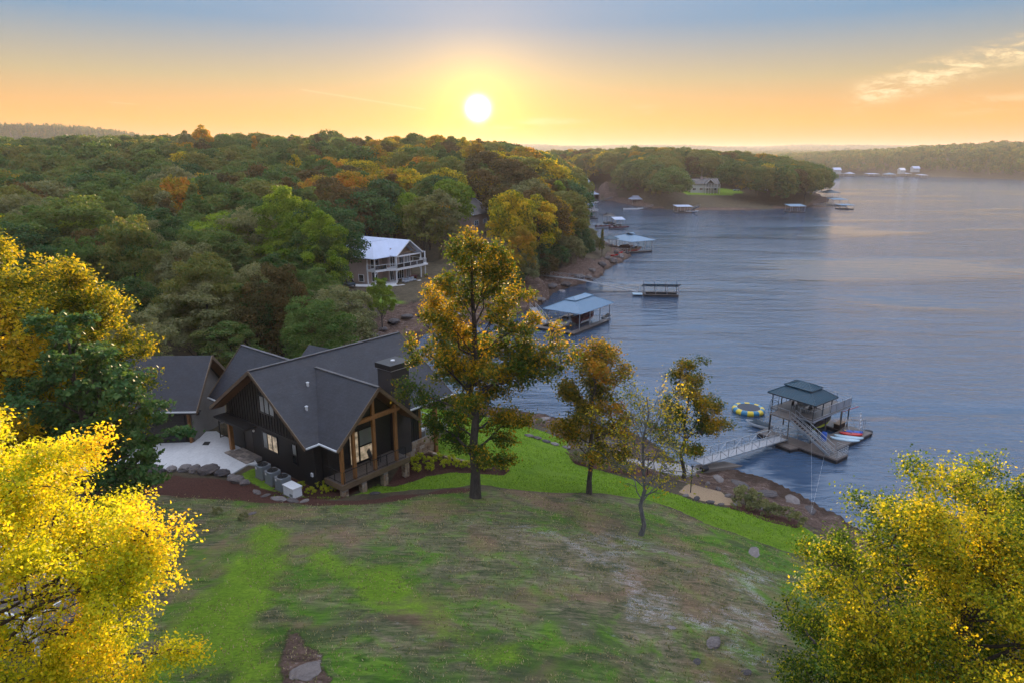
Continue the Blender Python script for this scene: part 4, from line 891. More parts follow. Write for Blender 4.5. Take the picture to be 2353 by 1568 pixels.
# chimney with white band and capped top
ch = MB().box(7.3, 9.0, -.3, 1.2, 9.0, 15.75).build('chimney', M['stucco'] if False else simple('dark_brown_render', (.035, .03, .03), .8, .2, 3, .2), hroot)
MB().box(7.24, 9.06, -.36, 1.26, 15.75, 15.82).build('chimney_flashing', M['gutter'], ch)
MB().slab([(7.15, -.42, 16.2), (9.15, -.42, 16.2), (9.15, 1.3, 16.2), (7.15, 1.3, 16.2)], .38).build('chimney_cap', M['black_metal'], ch)
MB().lathe([(.16, 0), (.16, .10), (.1, .12)], 12, (8.15, .45, 16.2)).build('flue_cap', M['white_paint'], ch)
for x, y, k in ((3.2, 4.0, 1), (1.9, 2.4, 1), (1.9, 10.6, 0)):
    zz = zr(y) if k else zr(y)
    MB().lathe([(.09, -.2), (.09, .22), (.13, .24), (.05, .3)], 8, (x, y, zz)).build('vent_pipe', M['gutter'], hroot)
# windows
def window(x, y0, y1, z0, z1, n_, pane='glass_pale', axis='x', lit=()):
    fr = MB(); t = .07; s = -1
    def bx(a0, a1, b0, b1, o=0.0, d=.06):
        if axis == 'x': fr.box(x-d-o, x+.02, a0, a1, b0, b1)
        else: fr.box(a0, a1, x-d-o, x+.02, b0, b1)
    bx(y0-t, y1+t, z0-t, z0); bx(y0-t, y1+t, z1, z1+t); ww = (y1-y0)/n_
    for i in range(n_+1): bx(y0+ww*i-(t/2 if 0 < i < n_ else (t if i == 0 else 0)), y0+ww*i+(t/2 if 0 < i < n_ else (0 if i == 0 else t)), z0+.001, z1-.001)
    f = fr.build('window', M['black_metal'], hroot)
    for i in range(n_):
        g0, g1 = y0+ww*i+.035, y0+ww*(i+1)-.035; mm = M['glass_lit'] if i in lit else M[pane]
        (MB().box(x-.03, x+.01, g0, g1, z0+.01, z1-.01) if axis == 'x' else MB().box(g0, g1, x-.03, x+.01, z0+.01, z1-.01)).build('pane', mm, f)
window(X0, 5.05, 6.85, 12.9, 14.1, 3); window(X0, 5.0, 6.85, 10.1, 11.3, 3, lit=(0, 1)); window(X0, 2.65, 3.15, 10.6, 11.35, 1); window(X0, 2.65, 3.15, 9.9, 10.52, 1, 'glass_dark')
window(-.06, 4.3, 5.45, 10.95, 12.1, 1, 'glass_pale', 'y'); window(-.06, 4.3, 5.45, 9.8, 10.85, 1, 'glass_lit', 'y'); window(-.06, 3.45, 4.2, 9.8, 12.1, 1, 'glass_lit', 'y')
# porch deck on stone piers
MB().box(1.3, 7.2, -1.95, -.07, 9.52, 9.64).build('porch_deck', M['decking'], hroot)
MB().box(1.22, 7.25, -2.02, -1.955, 9.28, 9.66).build('deck_fascia', M['deck_fascia'], hroot)
MB().box(1.22, 1.29, -1.95, -.07, 9.28, 9.66).build('deck_fascia', M['deck_fascia'], hroot)
for x, zt_ in ((1.5, 12.3), (2.5, 13.2), (4.25, 14.95), (6.2, 13.9)):
    MB().box(x-.11, x+.11, -1.86, -1.64, 9.645, zt_).build('porch_post', M['cedar'], hroot, bevel=.015)
MB().beam((2.65, -1.75, 13.55), (6.6, -1.75, 13.55), .26, .26).build('tie_beam', M['cedar'], hroot, bevel=.015)
for k, x in enumerate((1.55, 3.1, 5.0, 7.0)):
    gzv = min(9.1, gz(*hw(x, -1.7)[:2]))-.3
    pr = MB().box(x-.19, x+.19, -1.93, -1.55, gzv, 9.27).build('stone_pier', M['mortar'], hroot)
    zz = gzv+.2; 
    while zz < 9.1:
        for a in (0, 1):
            h_ = .2+rg.random()*.06; wd = rg.uniform(.14, .2)
            MB().box(x-.215+a*.22, x-.215+a*.22+wd, -1.965, -1.93, zz, zz+h_-.02).build('stone', M['wall_stone'], pr)
            MB().box(x-.225, x-.19, -1.93+a*.19, -1.93+a*.19+.17, zz, zz+h_-.02).build('stone', M['wall_stone'], pr)
        zz += .24
rl = MB()
for x in (1.5, 3.4, 5.2, 6.95): rl.box(x-.02, x+.02, -1.9, -1.86, 9.65, 10.5)
rl.beam((1.5, -1.88, 10.5), (6.95, -1.88, 10.5), .04); rl.beam((1.5, -1.88, 9.75), (6.95, -1.88, 9.75), .03)
for q in range(6): rl.tube((1.5, -1.88, 9.86+q*.11), (6.95, -1.88, 9.86+q*.11), .006, n=4)
rl.beam((1.4, -1.85, 10.5), (1.4, -.1, 10.5), .04); rl.beam((1.4, -1.85, 9.75), (1.4, -.1, 9.75), .03); rl.box(1.38, 1.42, -1.0, -.96, 9.65, 10.5)
rl.build('porch_railing', M['black_metal'], hroot)
# stone foundation wall along the right side, rough courses
fw = MB().box(7.25, 12.0, .3, .58, 6.5, 9.25).build('foundation_wall', M['mortar'], hroot)
zz = 7.7; row = 0
while zz < 9.2:
    x = 7.28+rg.random()*.2
    while x < 11.9:
        l_ = rg.uniform(.3, .62); d_ = rg.uniform(.03, .07)
        MB().box(x, min(11.98, x+l_-.025), .3-d_, .3, zz, zz+.25).build('stone', M['wall_stone'], fw, bevel=.012)
        x += l_
    zz += .275; row += 1
fw2 = MB().box(1.62, 3.2, -.3, -.06, 8.3, 9.2).build('foundation_wall', M['mortar'], hroot)
for i in range(5):
    for j in range(3): MB().box(1.64+i*.31, 1.92+i*.31, -.36, -.3, 8.45+j*.25, 8.67+j*.25).build('stone', M['wall_stone'], fw2, bevel=.012)
# back deck beyond the chimney
MB().box(10.65, 14.2, .9, 5.2, 8.35, 8.6).build('back_deck', M['decking'], hroot)
MB().box(11.85, 12.15, .05, .35, 6.5, ZE-.2).build('deck_post', M['cedar'], hroot, bevel=.02)
MB().box(10.62, 10.9, .62, .9, 6.5, ZE-.2).build('deck_post', M['cedar'], hroot)
br = MB()
for x in np.linspace(10.8, 14.1, 5): br.box(x-.025, x+.025, .95, 1.0, 8.6, 9.6)
for y in np.linspace(1.0, 5.1, 5): br.box(14.1, 14.15, y-.025, y+.025, 8.6, 9.6)
br.beam((10.8, .975, 9.6), (14.15, .975, 9.6), .06, .05); br.beam((14.12, .975, 9.6), (14.12, 5.1, 9.6), .06, .05)
br.build('deck_railing', M['gutter'], hroot)
MB().box(10.85, 14.05, .965, .985, 8.7, 9.5).build('railing_panel', simple('smoked_panel', (.2, .2, .2), .3, .1), hroot)
MB().box(11.3, 12.6, 2.0, 3.2, 8.6, 9.1).build('deck_bench', M['white_paint'], hroot)
# ---- things round the house
def world_empty(name, p, rz, label, cat, group=None): return empty(name, p, rz, label, cat, group)
ac0 = None
for i, (yy, lab) in enumerate([(4.55, 'grey heat pump unit nearest the stone stoop, leftmost of three'), (3.35, 'grey heat pump unit in the middle of the row of three'), (2.15, 'grey heat pump unit beside the white generator')]):
    p = hw(-.55, yy); p[2] = gz(p[0], p[1])+.02
    if ac0 is None:
        r = empty('heat_pump', p, TH_H, lab, 'air conditioner', 'heat pump units along the gable wall'); ac0 = r
        MB().box(-.46, .46, -.46, .46, -.3, .06).build('plinth', M['concrete_dark'], r)
        MB().slab([(-.42, -.34, .95), (-.34, -.42, .95), (.34, -.42, .95), (.42, -.34, .95), (.42, .34, .95), (.34, .42, .95), (-.34, .42, .95), (-.42, .34, .95)], .89).build('cabinet', M['ac_metal'], r, bevel=.02)
        lv_ = MB()
        for q in range(9): lv_.box(-.435, .435, -.32, .32, .13+q*.085, .155+q*.085); lv_.box(-.32, .32, -.435, .435, .13+q*.085, .155+q*.085)
        lv_.build('louvres', M['ac_metal'], r, kind='stuff')
        MB().lathe([(.36, .951), (.36, .98), (.31, .985), (.31, .955)], 16).build('fan_guard', M['black_metal'], r)
        fb = MB()
        for q in range(5): a = q*1.2566; fb.slab([(0, 0, .962), (.28*math.cos(a), .28*math.sin(a), .966), (.28*math.cos(a+.6), .28*math.sin(a+.6), .958)], .006)
        fb.build('fan', M['rubber'], r)
        MB().box(-.44, -.425, .1, .25, .7, .86).build('data_plate', M['white_paint'], r)
    else:
        c = ac0.copy(); C.objects.link(c); c.location = p; c['label'] = lab
        for ch_ in ac0.children:
            d = ch_.copy(); C.objects.link(d); d.parent = c
p = hw(-.75, .75); p[2] = gz(p[0], p[1])
r = empty('generator', p, TH_H, 'white standby generator box on the mulch beside the heat pumps', 'generator')
MB().box(-.4, .4, -.65, .65, -.2, .08).build('plinth', M['concrete_dark'], r)
MB().box(-.34, .34, -.58, .58, .081, .72).build('body', M['white_paint'], r, bevel=.02)
MB().slab([(-.38, -.62, .73), (.38, -.62, .73), (.38, .62, .73), (-.38, .62, .73)], .0).slab([(-.38, -.62, .80), (.38, -.62, .80), (.38, .62, .80), (-.38, .62, .80)], .08).build('lid', M['white_paint'], r, bevel=.03)
MB().box(-.35, -.341, -.5, -.15, .15, .35).build('intake_grille', M['ac_metal'], r)
p = hw(X0-.1, .95, 9.55); r = empty('utility_box', p, TH_H, 'small white outlet box on the black wall above the generator', 'outlet box'); MB().box(0, .1, -.1, .1, 0, .26).build('cover', M['white_paint'], r); MB().box(-.012, 0, -.03, .03, .05, .2).build('lid', M['galv'], r)
p = hw(2.0, .0); 
r = empty('patio_lounger', hw(4.9, -1.0, 9.645), TH_H+.6, 'black metal rocking chair on the porch behind the cedar posts', 'chair')
MB().box(-.3, .3, -.3, .3, .38, .43).build('seat', M['black_metal'], r); MB().slab([(-.3, .3, .43), (.3, .3, .43), (.3, .48, 1.05), (-.3, .48, 1.05)], .04, (0, 1, 0)).build('backrest', M['black_metal'], r)
for sx_ in (-.28, .28):
    MB().beam((sx_, -.28, 0), (sx_, -.28, .6), .04).build('leg', M['black_metal'], r); MB().beam((sx_, .28, 0), (sx_, .28, .6), .04).build('leg', M['black_metal'], r); MB().beam((sx_, -.3, .6), (sx_, .3, .6), .05, .03).build('armrest', M['black_metal'], r)
# ================================================================ garage
GT = R(184); p = at(*((314.7+.3238*420), (745.3+.3238*615)), 11.9)
groot = empty('garage', (p[0], p[1], 0), R(2), 'garage with taupe gable wall and charcoal roof left of the black house', 'garage')
# local x to the right, y away; eave corner at origin
ge, gr_ = 11.9, 15.2
MB().box(-9.5, -.75, .8, 7.2, 6.5, ge).build('wall', M['siding_black'], groot)
gw = MB(); gw.slab([(-.74, .8, 8), (-.74, 7.2, 8), (-.74, 7.2, ge), (-.74, 4.0, gr_-.3), (-.74, .8, ge)], .2, (-1, 0, 0)); gw.build('gable_wall', M['stucco'], groot)
MB().slab([(-10, 0, ge), (0, 0, ge), (0, 4.0, gr_), (-10, 4.0, gr_)], .22).build('roof_front', M['roof_dark'], groot)
MB().slab([(-10, 4.0, gr_), (0, 4.0, gr_), (0, 8.0, ge), (-10, 8.0, ge)], .22).build('roof_back', M['roof_dark'], groot)
MB().beam((.03, 0, ge-.1), (.03, 4, gr_-.1), .05, .26).build('rake_board', M['deck_fascia'], groot); MB().beam((.03, 4, gr_-.1), (.03, 8, ge-.1), .05, .26).build('rake_board', M['deck_fascia'], groot)
MB().beam((-10, -.05, ge-.03), (0, -.05, ge-.03), .1, .1).build('gutter', M['gutter'], groot)
MB().slab([(-.72, .1, ge-.2), (-.02, .1, ge-.2), (-.02, 4, gr_-.26), (-.72, 4, gr_-.26)], .03).build('soffit', M['cedar_soffit'], groot); MB().slab([(-.72, 4, gr_-.26), (-.02, 4, gr_-.26), (-.02, 7.9, ge-.2), (-.72, 7.9, ge-.2)], .03).build('soffit', M['cedar_soffit'], groot)
for q in range(2):
    gd = MB().box(-8.6+q*3.9, -5.2+q*3.9, .72, .79, 9.05, 11.4).build('garage_door', M['black_metal'], groot)
    for j in range(4): MB().box(-8.55+q*3.9, -5.25+q*3.9, .695, .72, 9.1+j*.575, 9.62+j*.575).build('panel', M['batten'], gd)
MB().box(-1.0, -.85, .5, .79, 9.0, ge-.22).build('corner_post', M['cedar'], groot)
sw = MB(); sw.box(-.74, -.55, 1.6, 1.8, 11.0, 11.4); sw.box(-.6, -.45, 1.5, 1.9, 11.25, 11.32); sw.build('wall_lamp', M['black_metal'], groot)
# fence between garage and house
fr_ = empty('side_gate', (p[0]+.9, p[1]+1.6, 9.05), R(25), 'black metal gate between the garage and the house', 'gate')
gt = MB(); gt.beam((0, 0, 0), (0, 0, 1.5), .08); gt.build('post', M['black_metal'], fr_)
gt = MB(); gt.beam((0, 0, 1.35), (2.6, .8, 1.35), .05); gt.beam((0, 0, .1), (2.6, .8, .1), .05); gt.beam((2.6, .8, 0), (2.6, .8, 1.4), .06)
for q in range(1, 9): gt.tube((2.6*q/9, .8*q/9, .1), (2.6*q/9, .8*q/9, 1.35), .012, n=4)
gt.build('gate_frame', M['black_metal'], fr_)
# ================================================================ driveway
dv = MB().slab([(x, y, 9.12) for x, y in drive_poly], .35).build('driveway', M['concrete'], None, 'structure')
for pts, nm in (([(470, 1013), (484, 1013), (479, 1021), (464, 1021)], 'drain_grate'), ([(345, 1015.5), (446, 1012.3), (446, 1014), (345, 1017.2)], 'channel_drain')):
    q = [at(x, y, 9.126) for x, y in pts]; o = MB().slab([(a[0], a[1], 9.127) for a in q], .01).build(nm, M['rubber']); tag(o, {'drain_grate': 'small square dark drain grate in the middle of the concrete driveway', 'channel_drain': 'long narrow drain slot in the driveway before the garage'}[nm], 'drain')
# --- stones
def rock_mesh(seed, name='boulder', m_='boulder', sub=2, rough=.28):
    import bmesh
    bm = bmesh.new(); bmesh.ops.create_icosphere(bm, subdivisions=sub, radius=.5); rg_ = np.random.default_rng(seed); k = rg_.normal(size=(7, 3)); k /= np.linalg.norm(k, axis=1)[:, None]; h_ = rg_.uniform(.28, .46, 7)
    for v in bm.verts:
        c = np.array(v.co); 
        for kk, hh_ in zip(k, h_):
            d = c@kk
            if d > hh_: c = c-kk*(d-hh_)*.85
        c = c*(1+.06*rg_.normal()); v.co = c
    me = bpy.data.meshes.new(name); bm.to_mesh(me); bm.free(); me.materials.append(M[m_]); return me
RM = [rock_mesh(i, sub=3) for i in range(6)]
def stone_at(px, py, wpx, sc=(1, .8, .6), label='', group=None, name='boulder', me=None, sink=.12, rz=None, h=None):
    b = base_at(px, py) if h is None else at(px, py, h); dpt = np.hypot(b[1], CAM_H-b[2]); wd = wpx/FOC*dpt
    o = put(name, RM[int(px*7+py) % 6] if me is None else me, None, (b[0], b[1], b[2]+wd*sc[2]*(.5-sink)), rz if rz is not None else (px*.37) % 3, (wd*sc[0], wd*sc[1], wd*sc[2]))
    return tag(o, label, 'stone' if name != 'boulder' else 'boulder', group)
bl = [(352, 1084, 34, 'pale rounded boulder at the left end of the driveway border'), (372, 1087, 24, 'small dark boulder second from the left of the driveway border'), (395, 1084, 30, 'brown boulder partly behind the small shrub by the driveway'),
      (425, 1082, 34, 'tan flat topped boulder on the driveway border'), (450, 1084, 36, 'reddish slab boulder left of the largest one'), (480, 1088, 46, 'largest slab boulder on the driveway border'),
      (511, 1093, 34, 'grey white streaked slab boulder right of the largest one'), (532, 1101, 26, 'low slab boulder below the corner of the driveway'), (545, 1108, 34, 'long flat slab boulder leading down from the driveway'),
      (563, 1114, 26, 'blue grey boulder at the right end of the driveway border')]
for x, y, w_, l_ in bl: stone_at(x, y, w_*1.05, (1, .75, .55), l_, 'boulders bordering the driveway', h=8.95)
for i, (x, y, w_) in enumerate([(590, 1130, 30), (610, 1138, 24), (640, 1146, 40), (672, 1150, 34), (700, 1151, 26), (860, 1133, 28)]):
    stone_at(x, y, w_, (1, .5, .22), ['pinkish flat rock left of the small lawn strip', 'small flat rock beside the pinkish one on the edging', 'long pale edging stone below the heat pumps', 'flat edging stone below the white generator', 'small edging stone right of the generator', 'whitish flat rock on the lawn edge below the porch'][i], 'flat stones edging the mulch', sink=.25)
for i, (x, y) in enumerate([(1215, 1001.5), (1233.5, 1007), (1254, 1014.5), (1274, 1021), (1302, 1028.5)]):
    stone_at(x, y, 23, (1, .55, .28), ['first', 'second', 'middle', 'fourth', 'last'][i]+' flat border stone from the left on the green lawn terrace', 'flat stones across the lawn terrace', name='border_stone', rz=-.35)
for i, (x, y, w_) in enumerate([(1575, 1140, 20), (1600, 1147, 24), (1630, 1155, 24), (1655, 1160, 20), (1690, 1158, 22), (1672, 1140, 22), (1650, 1125, 22), (1625, 1112, 20)]):
    stone_at(x, y, w_, (1, .55, .35), f'{["grey", "white", "large white", "bluish", "flat grey", "blue grey", "long grey", "small grey"][i]} stone on the {"front" if i < 4 else "back"} edge of the sand patch by the ramp', 'stones edging the sand patch', name='border_stone')
for x, y, w_, s3, l_ in [(1730, 1272, 60, (1, .4, .08), 'long white flat rock lying in the dry field below the lawn'), (1640, 1478, 48, (.9, .6, .22), 'dark rounded rock half buried in the field at lower right'), (1600, 1520, 26, (1, .6, .1), 'small pale rock near the bottom of the field'),
                          (1712, 1545, 30, (1, .6, .1), 'pale rock beside the golden tree at the bottom'), (1540, 1440, 22, (1, .6, .1), 'low white rock in the field above the dark one'), (700, 1545, 70, (1, .9, .10), 'grey weathered outcrop at the bottom edge of the field'),
                          (578, 1180, 22, (1, .5, .2), 'small white rock at the top left of the field')]: stone_at(x, y, w_, s3, l_)
for i, (x, y, w_, s3) in enumerate([(1425, 592, 34, .5), (1408, 603, 40, .5), (1440, 583, 22, .6), (1382, 612, 44, .45), (1360, 624, 30, .5), (1330, 640, 40, .5), (1352, 638, 26, .5), (1300, 656, 44, .4), (1268, 660, 50, .35), (1240, 690, 40, .35), (1290, 672, 26, .5), (1415, 583, 26, .6), (1395, 596, 26, .5)]):
    stone_at(x, y, w_*.68, (1, .7, s3), f'reddish brown shore rock on the wooded point, {ORD[i]} counted from its outer tip', 'shore rocks below the wooded point', sink=.2, name='shore_rock')
for i, (x, y, w_) in enumerate([(905, 742, 40), (935, 730, 34), (880, 758, 30), (968, 722, 30), (1010, 735, 34), (1060, 725, 30), (860, 772, 26), (720, 790, 24), (690, 800, 22), (990, 750, 26)]):
    stone_at(x, y, w_, (1, .7, .3), f'pale rock on the stony bank of the cove, {ORD[i]} from the white house lawn', 'rocks on the cove bank', sink=.2, name='shore_rock')
for i, (x, y, w_) in enumerate([(1700, 1112, 50), (1760, 1135, 60), (1820, 1150, 56), (1650, 1100, 40), (1740, 1165, 50), (1860, 1172, 44), (1480, 1045, 40), (1520, 1060, 36), (1440, 1030, 36), (1400, 1015, 34), (1250, 962, 34), (1290, 985, 24)]):
    stone_at(x, y, w_, (1, .55, .16), f'low grey ledge rock on the bank below the dock, {ORD[i]} from the ramp', 'ledge rocks on the near bank', sink=.3, name='shore_rock') if i < 6 else stone_at(x, y, w_, (1, .55, .16), f'low brown ledge rock on the bank behind the lawn trees, {ORD[i-6]} from the ramp', 'ledge rocks behind the trees', sink=.3, name='shore_rock')
# --- shrubs
def shrub_mesh(seed, r_, h, nleaf, ls, lm): 
    lv, lf, tn = crown_lobes(seed, r_, .02, h, 12, nleaf, ls); return npmesh('shrub_leaves', lv, lf, L[lm], {'tint': tn})
SH = [shrub_mesh(200+i, .36, .55, 420, .085, 'shrub') for i in range(3)]; SG = [shrub_mesh(210+i, .8, 1.3, 700, .15, 'olive') for i in range(2)]
def shrub(px, py, me, sc, label, group, name='shrub'):
    b = base_at(px, py); r_ = empty(name, b, px % 6, label, 'shrub', group); r_.scale = (sc,)*3
    put('foliage', me, r_); MB().tube((0, 0, -.1), (.02, .01, .3), .03, .015, 5).build('stem', M['bark'], r_)
for i, (x, y) in enumerate([(951, 1062), (958, 1077), (966, 1052), (986, 1062), (988, 1075), (1007, 1053), (1023, 1068), (1039, 1057), (1050, 1069), (1073, 1070), (1108, 1073), (1119, 1072), (1156, 1074)]):
    shrub(x, y+5, SH[i % 3], 1.15, f'small yellow green shrub in the mulch bed right of the porch, {ORD[i]} from the porch', 'yellow green shrubs in the mulch bed')
for i, (x, y) in enumerate([(716, 1135), (745, 1132), (766, 1128), (735, 1118), (690, 1122)]):
    shrub(x, y, SH[i % 3], .95, f'small shrub between the white generator and the porch piers, {ORD[i]} of its clump', 'shrubs under the porch')
for i, (x, y, s_) in enumerate([(1712, 1160, 1.3), (1730, 1170, 1.1), (1755, 1180, 1.0), (1775, 1188, .9), (1690, 1168, .5), (1810, 1192, .8), (1830, 1206, .8), (1330, 1062, .8), (1350, 1070, .7), (1240, 975, .6), (1206, 970, .5), (1420, 1085, .8), (1445, 1090, .7), (1385, 1082, .6)]):
    shrub(x, y, SG[i % 2], s_, [f'wild green bush on the rocky bank beside the sand patch, {ORD[i]} from the patch', f'wild bush between the lawn terrace and the shore, {ORD[i]} of the row'][i > 6], ['wild bushes on the rocky bank', 'wild bushes behind the lawn'][i > 6], 'wild_bush')
for i, (x, y) in enumerate([(320, 1168), (560, 1193), (500, 1180)]): shrub(x, y, SG[i % 2], .35, ['tiny dark conifer seedling in the dry field at left', 'small shrub in the field near the white rock', 'tiny sapling in the field below the boulders'][i], None, 'sapling')
# low stone edging behind the mulch bed
ew = empty('garden_wall', base_at(1000, 1030), 0, 'low stone garden wall behind the yellow green shrubs', 'wall'); pts = onground([(958, 1030), (985, 1040), (1012, 1049), (1040, 1056), (1070, 1063), (1100, 1066), (1128, 1069)])
rg = random.Random(8)
for a, b in zip(pts[:-1], pts[1:]):
    for j in range(3):
        q0 = a+(b-a)*j/3-np.array(ew.location); q1 = a+(b-a)*(j+.94)/3-np.array(ew.location)
        MB().beam(q0+[0, 0, .05], q1+[0, 0, .05], .28, .3+rg.random()*.08).build('stone', M['wall_stone'], ew, bevel=.03)
# ================================================================ two storey party dock
DO, DA = (32.65, 69.22, 0), R(37)
dk = empty('boat_dock', DO, DA, 'two storey boat dock with dark teal gazebo roof and outside stairs', 'dock')
def dw(x, y, z=0): return (DO[0]+x*math.cos(DA)-y*math.sin(DA), DO[1]+x*math.sin(DA)+y*math.cos(DA), z)
fl = M['rubber']
def float_deck(pts, z=.5, th=.16):
    MB().slab([(x, y, z) for x, y in pts], th).build('lower_deck', M['decking'], dk)
    cx_ = sum(p[0] for p in pts)/len(pts); cy_ = sum(p[1] for p in pts)/len(pts)
    MB().slab([(cx_+(x-cx_)*.97, cy_+(y-cy_)*.97, z-th-.002) for x, y in pts], .45).build('float', fl, dk)
float_deck([(-2.0, -2.6), (8.3, -2.6), (8.3, -.02), (-2.0, -.02)])
float_deck([(6.3, 0), (8.3, 0), (8.3, 5.4), (6.3, 5.4)]); float_deck([(-2.0, 0), (-.2, 0), (-.2, 5.4), (-2.0, 5.4)])
float_deck([(-1.9, -4.0), (.4, -4.0), (.4, -2.61), (-1.9, -2.61)]); float_deck([(-3.1, .5), (-2.01, .2), (-2.01, 1.9), (-3.1, 2.3)], .46)
MB().slab([(8.3, -2.6, .42), (9.2, -2.3, .42), (9.0, -1.6, .42), (8.3, -1.5, .42)], .5).build('corner_float', fl, dk)
# upper deck, frame and posts
MB().box(0, 8.0, 0, 5.2, 3.0, 3.1).build('upper_deck', M['decking'], dk)
MB().box(-1.75, -.01, 1.7, 4.2, 2.98, 3.08).build('upper_landing', M['decking'], dk)
rim = MB()
for a, b in (((0, 0), (8, 0)), ((8, 0), (8, 5.2)), ((8, 5.2), (0, 5.2)), ((0, 5.2), (0, 0))): rim.beam((*a, 2.94), (*b, 2.94), .08, .18)
for q in range(1, 9): rim.beam((q*.9, 0, 2.93), (q*.9, 5.2, 2.93), .05, .12)
rim.build('deck_frame', M['galv'], dk)
for x in (.1, 2.9, 6.35, 7.9):
    for y in (.1, 5.1): MB().box(x-.05, x+.05, y-.05, y+.05, .3, 2.86).build('dock_post', M['dock_post'], dk)
for x, y in ((-1.7, 1.8), (-1.7, 4.1)): MB().box(x-.04, x+.04, y-.04, y+.04, .5, 2.98).build('dock_post', M['dock_post'], dk)
# upper railing
def rail(pts, z, h=1.0, gap=1.3, mids=(.1,), name='railing', par=dk, mt='galv', r=.028):
    b = MB()
    for p, q in zip(pts[:-1], pts[1:]):
        p = np.array(p, float); q = np.array(q, float); L_ = np.linalg.norm(q-p); k = max(1, round(L_/gap))
        zp = z if np.isscalar(z) else 0
        for i in range(k+1): c = p+(q-p)*i/k; b.beam((*c[:2], zp+(c[2] if len(c) > 2 else 0)), (*c[:2], zp+(c[2] if len(c) > 2 else 0)+h), r*1.5)
        for m_ in (h,)+tuple(mids): b.beam((*p[:2], zp+(p[2] if len(p) > 2 else 0)+m_), (*q[:2], zp+(q[2] if len(q) > 2 else 0)+m_), r*1.8, r*1.4)
    return b.build(name, M[mt], par)
rail([(0, 1.6), (0, 0), (8, 0), (8, 5.2), (0, 5.2), (0, 4.3), (-1.75, 4.3), (-1.75, 2.9), (-1.75, 1.8)], 3.1, 1.0, 1.6, (.08,))
MB().slab([(3.6, .03, 3.2), (7.9, .03, 3.2), (7.9, .03, 4.0), (3.6, .03, 4.0)], .01, (0, 1, 0)).build('railing_screen', simple('clear_screen', (.25, .26, .28), .2, .05), dk)
# gazebo: posts, hipped lower roof, raised upper roof with standing seams
gx0, gx1, gy0, gy1, gz0 = -.45, 4.2, -.3, 5.45, 5.0
for x in (.12, 2.0, 3.8):
    for y in (.12, 5.08): MB().box(x-.045, x+.045, y-.045, y+.045, 3.1, gz0+.02).build('gazebo_post', M['dock_post'], dk)
rc = M['roof_metal_navy']
def hip(x0, x1, y0, y1, z0, rz0, ins_x, ins_y, name, par, mt, t=.05, seams=.28):
    a, b, c, d = (x0, y0, z0), (x1, y0, z0), (x1, y1, z0), (x0, y1, z0)
    e, f, g_, h_ = (x0+ins_x, y0+ins_y, rz0), (x1-ins_x, y0+ins_y, rz0), (x1-ins_x, y1-ins_y, rz0), (x0+ins_x, y1-ins_y, rz0)
    o = MB()
    for q in ((a, b, f, e), (b, c, g_, f), (c, d, h_, g_), (d, a, e, h_)): o.slab(q, t)
    if abs(x1-x0-2*ins_x) > .02 and abs(y1-y0-2*ins_y) > .02: o.slab((e, f, g_, h_), t)
    ro = o.build(name, mt, par); sm = MB()
    if seams:
        def run(p, q, r_, s_):
            p, q, r_, s_ = (np.array(v, float) for v in (p, q, r_, s_)); L_ = np.linalg.norm(q-p); k = int(L_/seams); dirn = (q-p)/L_
            up_a = r_-p; ea = up_a-dirn*(up_a@dirn); ta = up_a@dirn; tb = (s_-p)@dirn
            for i in range(1, k):
                t_ = i*L_/k; fr = min(1, t_/ta if ta > .01 else 1, (L_-t_)/(L_-tb) if L_-tb > .01 else 1)
                sm.beam(p+dirn*t_+(0, 0, .02), p+dirn*t_+ea*fr+(0, 0, .02), .03, .05)
        run(a, b, e, f); run(b, c, f, g_); run(c, d, g_, h_); run(d, a, h_, e)
        sm.build('roof_seams', mt, ro, kind='stuff')
    for p_, q_ in ((a, e), (b, f), (c, g_), (d, h_)):
        MB().beam(np.array(p_)+(0, 0, .03), np.array(q_)+(0, 0, .03), .09, .05).build('hip_cap', mt, ro)
    return ro
hip(gx0, gx1, gy0, gy1, gz0, 5.95, 1.45, 1.5, 'gazebo_roof', dk, rc)
hip(gx0+1.15, gx1-1.15, gy0+1.2, gy1-1.2, 6.02, 6.5, 1.15, 1.2, 'gazebo_top_roof', dk, rc)
MB().box(gx0+1.4, gx1-1.4, gy0+1.45, gy1-1.45, 5.9, 6.05).build('roof_lantern', M['dock_post'], dk)
fb = MB()
for a, b in (((gx0, gy0), (gx1, gy0)), ((gx1, gy0), (gx1, gy1)), ((gx1, gy1), (gx0, gy1)), ((gx0, gy1), (gx0, gy0))): fb.beam((*a, gz0-.06), (*b, gz0-.06), .06, .12)
fb.build('eave_beam', M['dock_post'], dk)
# stairs with separate treads
sx0, sx1 = -1.62, -.72; ya, yb2 = 1.7, -3.0
st = MB()
for x in (sx0, sx1): st.beam((x, ya, 3.0), (x, yb2, .52), .05, .24)
sr = st.build('stair_stringer', M['galv'], dk)
for i in range(15):
    t_ = (i+.5)/15; MB().box(sx0+.03, sx1-.03, ya+(yb2-ya)*t_-.13, ya+(yb2-ya)*t_+.13, 3.0-2.48*t_+.02, 3.0-2.48*t_+.06).build('tread', M['decking'], dk)
for x in (sx0, sx1):
    b = MB()
    for o_ in (.95, .5): b.beam((x, ya, 3.05+o_), (x, yb2, .55+o_), .05, .04)
    for i in range(6): t_ = i/5; b.beam((x, ya+(yb2-ya)*t_, 3.05-2.5*t_), (x, ya+(yb2-ya)*t_, 4.0-2.5*t_), .035)
    b.build('stair_railing', M['galv'], dk)
rail([(-1.85, -2.7), (-1.85, -3.95), (.35, -3.95), (.35, -2.7)], .5, .95, 1.2, (.2, .38, .56, .74), 'landing_railing', r=.022)
rail([(-.15, .1), (-.15, 1.5)], .5, .9, 1.4, (.45,), 'landing_railing')
